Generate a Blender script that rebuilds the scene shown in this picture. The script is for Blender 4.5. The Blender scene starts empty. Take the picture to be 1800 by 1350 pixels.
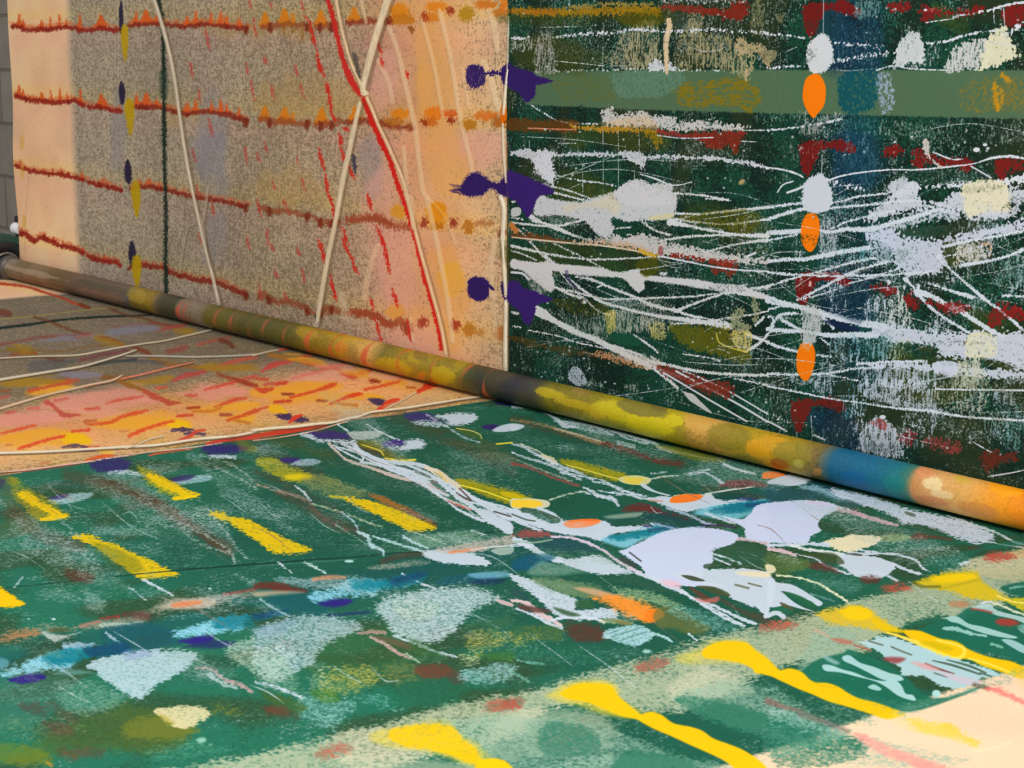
import bpy, math, time
import numpy as np
T0 = time.time()
QUICK = 1.3
sc = bpy.context.scene
C = bpy.context.collection

# ------------------------------------------------------------------ camera
TZ = 0.85                       # height of the printing table's cloth above the floor
F, PITCH, YAW, YR, RR, CH = 3283.4, 0.187559, 0.667589, 1.538686, 0.022373, 0.5
fw = np.array([-math.cos(YAW)*math.cos(PITCH), math.sin(YAW)*math.cos(PITCH), -math.sin(PITCH)])
rt = np.array([math.sin(YAW), math.cos(YAW), 0.0])
up = np.cross(rt, fw)
from mathutils import Matrix, Vector
cd = bpy.data.cameras.new('camera')
cam = bpy.data.objects.new('camera', cd)
C.objects.link(cam)
M = Matrix(((rt[0], up[0], -fw[0], 0), (rt[1], up[1], -fw[1], 0), (rt[2], up[2], -fw[2], TZ+CH), (0, 0, 0, 1)))
cam.matrix_world = M
cd.sensor_width = 36.0
cd.lens = F/1800*36
cd.clip_start = 0.01
cd.dof.use_dof = True
cd.dof.focus_distance = 2.25
cd.dof.aperture_fstop = 22
sc.camera = cam

# ------------------------------------------------------------------ light and exposure
w = bpy.data.worlds.new('world'); sc.world = w; w.use_nodes = True
bg = w.node_tree.nodes['Background']
bg.inputs[0].default_value = (0.93, 0.96, 1.0, 1)
bg.inputs[1].default_value = 0.64
def area(name, loc, target, size, size_y, power, col):
    l = bpy.data.lights.new(name, 'AREA'); l.shape = 'RECTANGLE'; l.size = size; l.size_y = size_y
    l.energy = power; l.color = col
    o = bpy.data.objects.new(name, l); C.objects.link(o); o.location = loc
    d = Vector(target)-Vector(loc); o.rotation_euler = d.to_track_quat('-Z', 'Y').to_euler()
    return o
area('window_light', (0.3, -0.7, TZ+2.5), (-1.4, 1.3, TZ), 2.4, 1.6, 106, (1.0, 0.975, 0.945))
sc.view_settings.view_transform = 'Standard'
sc.view_settings.look = 'None'
sc.view_settings.gamma = 1.0
sc.view_settings.use_curve_mapping = False
sc.view_settings.exposure = 0.0

# ------------------------------------------------------------------ helpers
def tag(o, label=None, cat=None, kind=None, group=None):
    if label: o['label'] = label
    if cat: o['category'] = cat
    if kind: o['kind'] = kind
    if group: o['group'] = group
    return o
def empty(name, loc=(0, 0, 0)):
    o = bpy.data.objects.new(name, None); C.objects.link(o); o.location = loc; o.empty_display_size = 0.05
    return o
def nodes(name):
    m = bpy.data.materials.new(name); m.use_nodes = True
    nt = m.node_tree; return m, nt, nt.nodes['Principled BSDF']
def simple(name, col, rough=0.5, metal=0.0, scale=60, amt=0.25, bump=0.1):
    m, nt, b = nodes(name)
    tc = nt.nodes.new('ShaderNodeTexCoord'); n = nt.nodes.new('ShaderNodeTexNoise'); n.inputs['Scale'].default_value = scale
    n.inputs['Detail'].default_value = 6
    nt.links.new(tc.outputs['Object'], n.inputs['Vector'])
    mx = nt.nodes.new('ShaderNodeMix'); mx.data_type = 'RGBA'
    mx.inputs[6].default_value = (*[c*(1-amt) for c in col], 1); mx.inputs[7].default_value = (*[min(1, c*(1+amt)) for c in col], 1)
    nt.links.new(n.outputs['Fac'], mx.inputs[0]); nt.links.new(mx.outputs[2], b.inputs['Base Color'])
    bp = nt.nodes.new('ShaderNodeBump'); bp.inputs['Strength'].default_value = bump; bp.inputs['Distance'].default_value = 0.002
    nt.links.new(n.outputs['Fac'], bp.inputs['Height']); nt.links.new(bp.outputs[0], b.inputs['Normal'])
    b.inputs['Roughness'].default_value = rough; b.inputs['Metallic'].default_value = metal
    return m
def mesh_from(name, verts, quads, mat, parent=None, smooth=True, cols=None):
    me = bpy.data.meshes.new(name)
    verts = np.ascontiguousarray(verts, np.float32); quads = np.ascontiguousarray(quads, np.int32)
    me.vertices.add(len(verts)); me.vertices.foreach_set('co', verts.ravel())
    me.loops.add(quads.size); me.loops.foreach_set('vertex_index', quads.ravel())
    me.polygons.add(len(quads)); me.polygons.foreach_set('loop_start', np.arange(0, quads.size, 4, dtype=np.int32))
    me.update(calc_edges=True)
    if smooth: me.polygons.foreach_set('use_smooth', np.ones(len(quads), dtype=bool))
    if cols is not None:
        a = me.color_attributes.new('paint', 'FLOAT_COLOR', 'POINT')
        cc = np.ones((len(verts), 4), np.float32); cc[:, :3] = cols
        a.data.foreach_set('color', cc.ravel())
    me.materials.append(mat)
    o = bpy.data.objects.new(name, me); C.objects.link(o)
    if parent: o.parent = parent
    return o
def lathe(name, prof, mat, axis='x', n=64, parent=None, loc=(0, 0, 0), smooth=True, cap=True):
    # prof: (position along axis, radius)
    vs = []; fs = []
    for a, r in prof:
        for i in range(n):
            t = 2*math.pi*i/n; c, s_ = r*math.cos(t), r*math.sin(t)
            vs.append({'x': (a, c, s_), 'y': (c, a, s_), 'z': (c, s_, a)}[axis])
    for j in range(len(prof)-1):
        for i in range(n):
            fs.append((j*n+i, j*n+(i+1) % n, (j+1)*n+(i+1) % n, (j+1)*n+i))
    if cap:
        fs.append(tuple(range(n))[::-1]); fs.append(tuple(range((len(prof)-1)*n, len(prof)*n)))
    me = bpy.data.meshes.new(name); me.from_pydata(vs, [], fs); me.update()
    if smooth:
        for p in me.polygons: p.use_smooth = len(p.vertices) == 4
    me.materials.append(mat)
    import bmesh
    bm = bmesh.new(); bm.from_mesh(me); bmesh.ops.recalc_face_normals(bm, faces=bm.faces); bm.to_mesh(me); bm.free()
    o = bpy.data.objects.new(name, me); C.objects.link(o); o.location = loc
    if parent: o.parent = parent
    return o
def box(name, lo, hi, mat, parent=None, bevel=0.0):
    import bmesh
    bm = bmesh.new(); bmesh.ops.create_cube(bm, size=1)
    for v in bm.verts:
        v.co = Vector([(lo[i]+hi[i])/2+v.co[i]*(hi[i]-lo[i]) for i in range(3)])
    if bevel: bmesh.ops.bevel(bm, geom=bm.edges[:], offset=bevel, segments=3, affect='EDGES')
    me = bpy.data.meshes.new(name); bm.to_mesh(me); bm.free(); me.materials.append(mat)
    o = bpy.data.objects.new(name, me); C.objects.link(o)
    if parent: o.parent = parent
    return o
def lin(c):
    c = np.asarray(c, np.float32)/255.0
    return np.where(c <= 0.04045, c/12.92, ((c+0.055)/1.055)**2.4)

# ------------------------------------------------------------------ cloth coordinates
# u runs along the roller, s along the cloth: s > 0 is the height of the upright run above the
# roller's axis, s < 0 passes round the roller and out over the table.
QW = math.pi*RR/2
EDGE = -1.991                   # border of the peach and the green cloth
def unproj(pts, surf):
    p = np.asarray(pts, float)
    d = fw*F + rt*(p[:, 0:1]-900) + up*(675-p[:, 1:2])
    if surf == 'V':
        t = (YR+RR)/d[:, 1]; return np.stack([t*d[:, 0], CH+t*d[:, 2]-RR], 1)
    t = -CH/d[:, 2]; return np.stack([t*d[:, 0], -QW-(YR-t*d[:, 1])], 1)
def pos(u, s):
    u = np.asarray(u, float); s = np.asarray(s, float)
    a = np.clip(-s/RR, 0, math.pi/2)
    y = np.where(s >= 0, YR+RR, np.where(s > -QW, YR+RR*np.cos(a), YR+(s+QW)))
    z = np.where(s >= 0, RR+s, np.where(s > -QW, RR-RR*np.sin(a), 0))
    return np.stack(np.broadcast_arrays(u, y, z), -1)
def proj3(P):
    q = P-np.array([0, 0, CH]); z = q@fw
    return 900+F*(q@rt)/z, 675-F*(q@up)/z
def proj(us):
    x, y = proj3(pos(us[:, 0], us[:, 1])); return np.stack([x, y], 1)

# ------------------------------------------------------------------ noise tiles (equalised to 0..1)
rng = np.random.RandomState(7)
def tile(sx, sy, n=1024):
    a = rng.rand(n, n); fx = np.fft.fftfreq(n)[None, :]; fy = np.fft.fftfreq(n)[:, None]
    a = np.real(np.fft.ifft2(np.fft.fft2(a)*np.exp(-2*(math.pi**2)*((fx*sx)**2+(fy*sy)**2))))
    r = np.empty(n*n, np.float32); r[np.argsort(a.ravel())] = np.linspace(0, 1, n*n); return r.reshape(n, n)
NT = {'f': (tile(.75, .75), .0006), 'm': (tile(1.3, 1.3), .0007), 'b': (tile(12, 12), .0015), 'h': (tile(40, 40), .002),
      's': (tile(.9, 4), .0007), 'd': (tile(4, .9), .0007), 'S': (tile(2.2, 14), .001), 'c': (tile(1.6, 1.6), .0016)}
def noise(k, U, S, du=0, ds=0, sc_=1.0):
    t, c = NT[k]; c = c*sc_
    return t[np.floor((S+ds)/c).astype(np.int64) % 1024, np.floor((U+du)/c).astype(np.int64) % 1024]

class Grid:
    def __init__(g, u, s, surf):
        g.u = np.sort(np.asarray(u)); g.s = np.sort(np.asarray(s)); g.surf = surf
        g.U, g.S = [a.astype(np.float32) for a in np.meshgrid(g.u, g.s)]
        g.P = pos(g.U, g.S).astype(np.float32)
        X, Y = proj3(g.P.astype(float)); g.X = X.astype(np.float32); g.Y = Y.astype(np.float32)
        g.C = np.zeros(g.U.shape+(3,), np.float32); g.H = np.zeros(g.U.shape, np.float32)
    def win(g, lo, hi):
        i0, i1 = np.searchsorted(g.u, [lo[0], hi[0]]); j0, j1 = np.searchsorted(g.s, [lo[1], hi[1]])
        if i1 <= i0 or j1 <= j0: return None
        return (slice(j0, j1), slice(i0, i1))
grids = []
def grids_for(surf): return [g for g in grids if g.surf == surf]

OFF = 0.0; SURF = 'V'; ZT = (0, 0, 1.0)
def K(x0, y0, surf, k=3.971):
    global ZT, SURF
    ZT = (x0, y0, k); SURF = surf
def pp(p):
    if isinstance(p, str): p = [tuple(float(v) for v in q.split(',')) for q in p.split()]
    p = np.asarray(p, float).copy()
    p[:, 0] = ZT[0]+p[:, 0]/ZT[2]; p[:, 1] = ZT[1]+p[:, 1]/ZT[2]
    return p
def spline(p, closed, n=5):
    m = len(p)
    if m < 3: return p
    out = []
    rngi = range(m) if closed else range(m-1)
    for i in rngi:
        if closed: a, b, c, d = p[(i-1) % m], p[i], p[(i+1) % m], p[(i+2) % m]
        else: a, b, c, d = p[max(i-1, 0)], p[i], p[i+1], p[min(i+2, m-1)]
        for t in np.arange(n)/n:
            out.append(0.5*((2*b)+(-a+c)*t+(2*a-5*b+4*c-d)*t*t+(-a+3*b-3*c+d)*t**3))
    if not closed: out.append(p[-1])
    return np.array(out)
def place(p, pad):
    """authoring points -> (points on the picture plane of the chosen run, padded cloth box)"""
    surf = SURF; us = unproj(p[:, :2], surf)
    if OFF:
        us[:, 1] += OFF
        surf = 'V' if us[:, 1].mean() > 0 else 'T'
        q = proj(us)
        p = np.concatenate([q, p[:, 2:]], 1)
    c = p[:, :2]; ex = []
    for dx in (-pad, pad):
        for dy in (-pad, pad):
            e = c+np.array([dx, dy])
            if surf == 'T': e[:, 1] = np.maximum(e[:, 1], 150)
            ex.append(unproj(e, surf))
    ex = np.concatenate(ex)
    return surf, p, ex.min(0), ex.max(0)
def apply(g, sl, mask, col, a, g_, gk, h, soft=1.0):
    U, S = g.U[sl], g.S[sl]
    if soft >= 6: mask = mask*mask*(3-2*mask)*np.clip(.55+.35*noise('b', U, S, .21, .77)+.35*noise('m', U, S, .4, .1), 0, 1)
    if g_ is not None:          # dry paint: only this fraction of the threads takes it
        k_ = 1.0 if g.surf == 'V' else .72
        nz = noise(gk, U, S, sc_=k_)*.55+noise('f', U, S, .31, .17, k_)*.45
        mask = np.clip((g_*mask-nz)*(2.8 if g.surf == 'V' else 1.35)+.48, 0, 1)*np.clip(mask*3, 0, 1)
    if col is not None:
        m = (mask*a)[..., None]; Cc = g.C[sl]
        g.C[sl] = Cc*(1-m)+np.asarray(col, np.float32)*m
    if h: g.H[sl] = g.H[sl]+mask*h
def L(pts, w=3, col=None, a=1.0, g=None, gk='m', soft=1.0, r=0.0, rk='m', sm=True, h=0.0):
    """a painted line; w: one width or 'w,w,..' per point, in photo pixels"""
    p = pp(pts)
    ww = np.full(len(p), w, float) if np.ndim(w) == 0 else np.interp(np.linspace(0, 1, len(p)), np.linspace(0, 1, len(w)), w)
    p = np.column_stack([p, ww])
    if sm: p = spline(p, False)
    surf, p, lo, hi = place(p, p[:, 2].max()/2+soft+r+1)
    for G in grids_for(surf):
        sl = G.win(lo, hi)
        if sl is None: continue
        X, Y = G.X[sl], G.Y[sl]; best = np.full(X.shape, 1e9, np.float32)
        for i in range(len(p)-1):
            x0, y0, w0 = p[i]; x1, y1, w1 = p[i+1]; dx, dy = x1-x0, y1-y0; q = dx*dx+dy*dy+1e-9
            t = np.clip(((X-x0)*dx+(Y-y0)*dy)/q, 0, 1)
            d = np.hypot(X-x0-t*dx, Y-y0-t*dy)-(w0+(w1-w0)*t)/2
            best = np.minimum(best, d)
        if r: best = best+(noise(rk, G.U[sl], G.S[sl], .5, .9)-.5)*2*r
        m = np.clip(.5-best/soft, 0, 1)
        if m.max() > 0: apply(G, sl, m, col, a, g, gk, h, soft)
def P(pts, col=None, a=1.0, g=None, gk='m', soft=1.2, r=0.0, rk='m', sm=True, h=0.0):
    """a painted patch with outline pts"""
    p = pp(pts)
    if soft >= 6: r = min(r, soft*.45)
    if sm: p = spline(p, True, 4)
    surf, p, lo, hi = place(p, soft+r+1)
    for G in grids_for(surf):
        sl = G.win(lo, hi)
        if sl is None: continue
        X, Y = G.X[sl], G.Y[sl]; best = np.full(X.shape, 1e9, np.float32); ins = np.zeros(X.shape, bool); n = len(p)
        for i in range(n):
            x0, y0 = p[i][:2]; x1, y1 = p[(i+1) % n][:2]; dx, dy = x1-x0, y1-y0; q = dx*dx+dy*dy+1e-9
            t = np.clip(((X-x0)*dx+(Y-y0)*dy)/q, 0, 1)
            best = np.minimum(best, (X-x0-t*dx)**2+(Y-y0-t*dy)**2)
            if dy != 0: ins ^= ((Y >= y0) != (Y >= y1)) & (X < x0+(Y-y0)*dx/dy)
        d = np.sqrt(best); d = np.where(ins, -d, d)
        if r: d = d+(noise(rk, G.U[sl], G.S[sl], .2, .4)-.5)*2*r
        if soft >= 6: d = d+(noise('b', G.U[sl], G.S[sl], .33, .4, .7)-.5)*soft*.9
        m = np.clip(.5-d/soft, 0, 1)
        if m.max() > 0: apply(G, sl, m, col, a, g, gk, h, soft)
def E(x, y, rx, ry, col, ang=0, **k):
    t = np.linspace(0, 2*math.pi, 13)[:-1]; ca, sa = math.cos(math.radians(ang)), math.sin(math.radians(ang))
    P([(x+rx*math.cos(q)*ca-ry*math.sin(q)*sa, y+rx*math.cos(q)*sa+ry*math.sin(q)*ca) for q in t], col, **k)

# ------------------------------------------------------------------ the cloth's grids of thread points
def ux(x, y=300): return float(unproj([(x, y)], 'V')[0, 0])
def steps(a, b, fn):
    out = [a]
    while out[-1] < b: out.append(out[-1]+fn(out[-1])/QUICK)
    out[-1] = b; return np.array(out)
UL, UR = -3.605, -0.42
S_TOP = 0.66
def du_v(u):                                    # one point per photo pixel and a bit
    if u > -1.08: return .0022*QUICK
    x = proj(np.array([[u, .3], [u+.001, .3]])); return .001*1.12/abs(x[1, 0]-x[0, 0])
def build_grids():
    global grids
    cuts = [UL, EDGE, UR]
    for a, b in zip(cuts[:-1], cuts[1:]):
        us = steps(a, b, du_v)
        grids.append(Grid(us, np.concatenate([steps(0, .57, lambda s: .00085), np.arange(.572, S_TOP+.001, .002)]), 'V'))
        grids[-1].panel = 0 if b <= EDGE+1e-6 else 1
    nb = 18
    e = [UL]+list(np.linspace(UL, EDGE, 9)[1:])+list(np.linspace(EDGE, -.865, 7)[1:])+list(np.linspace(-.865, UR, 4)[1:])
    for a, b in zip(e[:-1], e[1:]):
        ss = np.linspace(-1.2, -QW, 400); vis = []
        for q in (a, b):
            x, y = proj3(pos(np.full(400, q), ss)); vis.append((x > -30) & (x < 1830) & (y < 1385))
        v = vis[0] | vis[1]; smin = ss[v].min() if v.any() else -QW-.02
        smax = ss[v].max() if v.any() else -QW
        m = (a+b)/2; sm_ = max(smin, -1.2); x, y = proj3(pos(np.array([m, m+.001]), np.array([sm_, sm_])))
        du = .001*1.25/max(math.hypot(x[1]-x[0], y[1]-y[0]), .3)
        x, y = proj3(pos(np.array([m, m]), np.array([sm_, sm_+.001])))
        ds = .001*1.25/max(math.hypot(x[1]-x[0], y[1]-y[0]), .3)
        du = min(max(du, .0005), .002); ds = min(max(ds, .0005), .002)
        s_hi = min(-QW, smax+.02)
        sl = [np.arange(-1.3, smin-.001, .003)] if smin > -1.29 else []
        sl.append(steps(smin, s_hi, lambda s: ds))
        if s_hi < -QW-.02: sl.append(np.append(np.arange(s_hi+.003, -QW-.001, .003), -QW))
        uu = steps(a, b, lambda s: du) if v.any() else np.linspace(a, b, 12)
        g = Grid(uu, np.concatenate(sl), 'T'); g.panel = 0 if b <= EDGE+1e-6 else 1 if b <= -.8649 else 2
        grids.append(g)
    for a, b, k in ((UL, EDGE, 0), (EDGE, UR, 1)):
        g = Grid(steps(a, b, lambda u: .0022), np.linspace(-QW, 0, 16), 'W'); g.panel = k; grids.append(g)
    print('points', sum(g.U.size for g in grids), round(time.time()-T0, 1))
build_grids()

PER = 0.147
def stops(U, tab):
    xs = [t[0] for t in tab]; return np.stack([np.interp(U, xs, [t[1][k] for t in tab]) for k in range(3)], -1)
def base():
    peach = [(ux(20), (250, 204, 160)), (ux(80), (252, 206, 160)), (ux(124), (248, 204, 162)), (ux(137), (186, 172, 150)), (ux(220), (184, 169, 147)),
             (ux(300), (180, 165, 141)), (ux(380), (180, 161, 140)), (ux(470), (176, 157, 128)), (ux(560), (182, 160, 130)), (ux(620), (192, 165, 132)), (ux(665), (204, 160, 130)),
             (ux(720), (220, 164, 122)), (ux(780), (226, 170, 118)), (ux(830), (222, 176, 128)), (ux(880), (206, 172, 132))]
    for g in grids:
        U, S = g.U, g.S
        b = noise('b', U, S); h_ = noise('h', U, S); f = noise('f', U, S); m = noise('m', U, S); s_ = noise('s', U, S)
        if g.panel == 0:
            col = stops(U, peach)
            ph = ((S-.49)/PER) % 1.0            # 0 just above a printed row, counting down the cloth
            tint = np.exp(-((ph-.1)/.12)**2)
            col += (tint*6)[..., None]*np.array([1, .6, -2.2])
            col += (np.exp(-((ph-.8)/.1)**2)*5)[..., None]*np.array([1, -.6, .2])
            col += ((h_-.5)*18)[..., None]*np.array([1, .9, .8]) + ((b-.5)*14)[..., None]*np.array([1, .9, .6])
            cov = np.interp(U, [ux(20), ux(127), ux(139), ux(560), ux(640), ux(720), ux(790), ux(840), ux(890)], [-.1, -.08, .44, .46, .36, .08, .02, .2, .34])
            nz = noise('m', U, S, .1, .2)*.36+noise('s', U, S, .1, .2, 1.1)*.2+noise('d', U, S, .1, .2, 1.1)*.2+f*.24
            nz = np.clip((nz-.5)*1.75+.5, 0, 1)
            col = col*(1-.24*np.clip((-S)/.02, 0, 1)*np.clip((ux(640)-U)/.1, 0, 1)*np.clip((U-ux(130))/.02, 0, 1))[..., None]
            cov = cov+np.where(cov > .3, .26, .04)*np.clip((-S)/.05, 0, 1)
            k = np.clip((cov-nz)*3+.5, 0, 1)[..., None]*.52
            col = col*(1-k)+np.array([102, 90, 68])*k
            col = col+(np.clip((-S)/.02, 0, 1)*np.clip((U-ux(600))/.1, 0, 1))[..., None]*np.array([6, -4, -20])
            lt = (np.clip((nz-.72)*5, 0, 1)*np.clip(cov*2, 0, 1))[..., None]*.35
            col = col*(1-lt)+np.array([205, 185, 152])*lt
            col += ((f-.5)*9)[..., None]
        else:
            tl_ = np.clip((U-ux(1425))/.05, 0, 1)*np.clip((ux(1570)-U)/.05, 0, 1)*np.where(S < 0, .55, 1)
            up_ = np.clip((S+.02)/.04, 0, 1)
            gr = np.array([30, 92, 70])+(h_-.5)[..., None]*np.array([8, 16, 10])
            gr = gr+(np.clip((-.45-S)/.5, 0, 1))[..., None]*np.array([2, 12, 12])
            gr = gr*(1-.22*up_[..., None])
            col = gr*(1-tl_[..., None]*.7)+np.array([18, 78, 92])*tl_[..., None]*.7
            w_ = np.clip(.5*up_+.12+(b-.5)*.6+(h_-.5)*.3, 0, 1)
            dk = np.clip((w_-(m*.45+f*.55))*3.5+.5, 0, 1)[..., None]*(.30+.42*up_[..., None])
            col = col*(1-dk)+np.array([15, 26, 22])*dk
            ol = (np.clip((b-.5)*3, 0, 1)*np.clip((h_-.4)*4, 0, 1))[..., None]*.42
            col = col*(1-ol)+np.array([62, 66, 30])*ol
            wv = np.clip((noise('b', U, S, .7, .3)-.35)*2.2, 0, 1)*(.15+.06*up_)+.03
            lt = np.clip((wv-(1-(s_*.35+f*.65))*.9+.06)*7, 0, 1)[..., None]*.62
            col = col*(1-lt)+np.array([172, 188, 182])*lt
            g_ = U > -.862                          # bare border beyond the green field
            k = np.clip((U+.868)/.006+(m-.5)*.6, 0, 1)[..., None]
            col = col*(1-k)+(np.array([248, 212, 176])+((b-.5)*6+(f-.5)*5)[..., None])*k
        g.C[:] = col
base()
WH = (214, 216, 226); WB = (206, 216, 236); CR = (238, 226, 190); RD = (150, 40, 28); DR = (120, 34, 26); BR = (214, 44, 28)
OR = (255, 124, 4); YE = (252, 200, 0); YO = (226, 160, 40); PU = (48, 28, 96); OL = (104, 98, 24); BE = (200, 190, 160); TE = (6, 110, 122)
GN = (26, 88, 66); CO = (232, 212, 180)
rs = np.random.RandomState(3)

# ------------------------------------------------------------------ upright run, peach side
K(0, 0, 'V', 1.0)
# soft tinted patches under the marks
for q in ('290,190 360,190 350,215 290,215', '455,150 560,130 640,150 640,200 455,210', '380,40 560,30 560,60 390,65', '470,300 560,310 580,360 470,350'):
    P(q, (190, 150, 80), a=.35, soft=22)
for q in ('355,170 395,180 400,330 360,330', '340,250 400,240 395,300 350,300', '195,170 222,170 216,300 196,280', '360,400 395,380 385,470 362,460', '630,260 660,250 668,330 640,340'):
    P(q, (140, 138, 146), a=.45, soft=16)
for q in ('655,100 700,90 700,170 640,200', '640,320 690,300 690,380 650,400', '660,400 720,400 730,520 680,560', '790,240 880,230 880,290 800,290', '700,580 760,560 770,620 700,615'):
    P(q, (232, 168, 150), a=.5, soft=18)
for q in ('735,60 775,50 790,200 750,200', '745,230 800,220 820,330 770,340', '745,450 800,440 820,540 770,540', '765,560 800,560 800,615 780,615', '740,130 760,130 770,200 745,200'):
    P(q, (232, 168, 86), a=.55, soft=20)
P('765,480 800,462 818,490 800,520 775,515', (236, 176, 50), a=.6, soft=8, r=4)
P('745,365 775,355 780,395 752,400', (228, 150, 30), a=.7, soft=8, r=3)
# printed rows: an orange comb over a ragged dark red line
R1 = '21,46 28,46 48,53 88,51 115,47 150,54 180,49 210,54 235,44 262,42 285,42 325,47 362,42 400,46 432,50 475,46 505,43 545,46 575,46 610,40 650,36 680,37 700,40 725,36 750,28 790,23 820,22 850,18 893,24'
R2 = '27,168 50,176 88,180 130,177 150,188 175,188 205,196 235,187 285,190 325,200 360,197 395,200 432,212 460,209 480,215 545,217 580,219 600,214 650,213 680,219 715,226 740,218 790,213 820,207 840,214 870,218 893,222'
R3 = '29,291 55,301 85,305 120,309 150,318 165,323 200,330 215,335 245,327 285,331 310,339 345,346 380,351 430,362 465,367 485,371 510,371 545,381 565,390 580,391 615,386 650,385 670,386 690,397 715,396 745,391 795,391 830,399 860,397 893,406'
R4 = '34,410 48,413 60,424 75,416 100,430 130,437 160,451 185,460 205,461 222,471 250,466 285,471 300,479 345,492 375,495 440,520 465,519 485,530 515,531 545,546 555,551 580,541 590,548 620,551 655,552 680,569 700,566 715,576 745,574 795,576 820,588 850,586 885,596'
def row(path, wt, bumps, seed, ora=(226, 96, 34)):
    p = pp(path); r_ = np.random.RandomState(seed); xs, ys = p[:, 0], p[:, 1]
    for x, h_, w_ in bumps:
        if x > 690: continue
        y = np.interp(x, xs, ys); c = ora if x < 440 else (222, 128, 24)
        h_ *= 1.25; P([(x-w_*.6, y), (x-w_*.35, y-h_*.5), (x-w_*.12, y-h_), (x+w_*.12, y-h_), (x+w_*.35, y-h_*.5), (x+w_*.6, y)], c, a=.92, soft=2.2, r=1.5)
    x = xs[0]
    while x < 436:
        w_ = r_.uniform(4, 11); y = np.interp(x, xs, ys)
        if not 212 < x < 226: E(x, y-r_.uniform(4, 7), w_*.6, r_.uniform(2, 6), ora, a=.5, soft=3, r=1.5)
        x += w_*1.1
    for a_, b_ in ((21, 148), (154, 213), (229, 437)):
        xx = np.arange(max(a_, xs[0]), b_, 3.2); yy = np.interp(xx, xs, ys)+r_.randn(len(xx))*.9
        L(np.column_stack([xx, yy]), w=list(wt*(.75+.5*r_.rand(len(xx)))), col=(152, 40, 26) if a_ < 220 else (140, 52, 34), a=.9, soft=1.8, r=1.6)
    for x in r_.uniform(xs[0], 436, 14):
        y = np.interp(x, xs, ys); E(x, y+2.5, 2.2, 3.5, (132, 34, 24), a=.8, soft=2, r=1)
    for a_, b_ in ((458, 545), (555, 600), (612, 690)):
        xx = np.arange(a_, b_, 5.); yy = np.interp(xx, xs, ys)+r_.randn(len(xx))*1.2
        L(np.column_stack([xx, yy]), w=list(wt*(1.0+.8*r_.rand(len(xx)))), col=(150, 74, 42), a=.75, soft=3, r=3)
    for x in (432, 474, 540, 563, 582):
        y = np.interp(x, xs, ys); E(x, y+3, 4.5, 9, (122, 46, 26), a=.85, soft=3, r=2)
bm = [(33, 17, 10), (40, 12, 8), (73, 12, 12), (88, 16, 6), (104, 18, 6), (116, 11, 5), (140, 20, 8), (178, 18, 18), (185, 12, 8), (240, 18, 10), (257, 19, 20), (275, 12, 12), (330, 14, 14), (345, 18, 10), (372, 16, 8), (388, 20, 10), (398, 16, 8), (420, 13, 8),
      (465, 20, 18), (500, 22, 22), (515, 16, 10), (565, 22, 22), (623, 20, 22)]
row(R1, 7, bm, 1)
row(R2, 7.5, bm, 2)
row(R3, 7, [(b[0]+4, b[1]*.6, b[2]*.8) for b in bm if b[0] < 330], 3, (214, 104, 60))
row(R4, 8, [(b[0]+6, b[1]*.5, b[2]*.7) for b in bm if b[0] < 220], 4, (206, 92, 56))
# blots along the rows next to the border
for x, y, a_, b_, c in ((703, 20, 18, 14, (224, 132, 16)), (708, 34, 24, 11, (196, 118, 24)), (684, 38, 5, 7, (132, 34, 20)), (724, 52, 5, 6, (150, 80, 26)), (768, 12, 18, 10, (226, 128, 24)), (760, 30, 14, 10, (214, 122, 26)), (748, 30, 5, 9, (168, 60, 28)), (793, 20, 7, 6, (150, 44, 20)), (820, 24, 14, 13, (176, 130, 20)),
                          (855, 8, 20, 9, (206, 112, 26)), (878, 22, 14, 8, (190, 110, 34)), (885, 8, 6, 14, (220, 116, 20)),
                          (704, 201, 16, 10, (226, 128, 12)), (690, 216, 22, 9, (180, 108, 34)), (722, 222, 8, 7, (160, 84, 28)), (764, 199, 16, 12, (230, 120, 16)), (757, 214, 14, 9, (204, 104, 26)), (748, 216, 6, 7, (150, 52, 22)), (792, 200, 14, 7, (214, 90, 30)), (794, 212, 8, 6, (148, 44, 18)),
                          (826, 218, 14, 10, (180, 112, 20)), (855, 203, 20, 9, (214, 112, 34)), (877, 216, 12, 10, (170, 92, 28)),
                          (700, 372, 14, 12, (220, 150, 40)), (768, 372, 14, 20, (226, 140, 16)), (768, 398, 12, 6, (186, 110, 24)), (745, 391, 6, 9, (150, 56, 30)), (796, 391, 7, 8, (146, 46, 24)), (823, 399, 10, 13, (184, 112, 30)), (852, 393, 18, 6, (182, 118, 66)), (880, 408, 9, 7, (130, 62, 24)),
                          (742, 567, 8, 10, (160, 56, 34)), (798, 572, 8, 10, (158, 50, 28)), (823, 580, 11, 13, (184, 116, 30)), (843, 584, 8, 5, (190, 130, 60)), (878, 588, 10, 12, (176, 108, 54)), (695, 548, 16, 14, (226, 160, 70)), (715, 575, 8, 14, (160, 66, 36))):
    E(x, y, a_, b_, c, a=.85, soft=5, r=3.5)
for pth in ('612,386 640,384 665,384 680,394 700,398 722,398', '616,549 650,552 668,560 684,572 704,566 718,580'):
    L(pth, w=13, col=(160, 74, 44), a=.8, soft=5, r=5)
for pth in ('612,40 650,38 676,34', '606,215 650,212 690,222 728,226'):
    L(pth, w=7, col=(140, 60, 40), a=.75, soft=4, r=3)
for x in (497, 513, 530, 545): L([(x, 40), (x+2, 70 if x > 520 else 56)], 5, (150, 96, 34), a=.6, soft=3, r=2)
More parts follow.
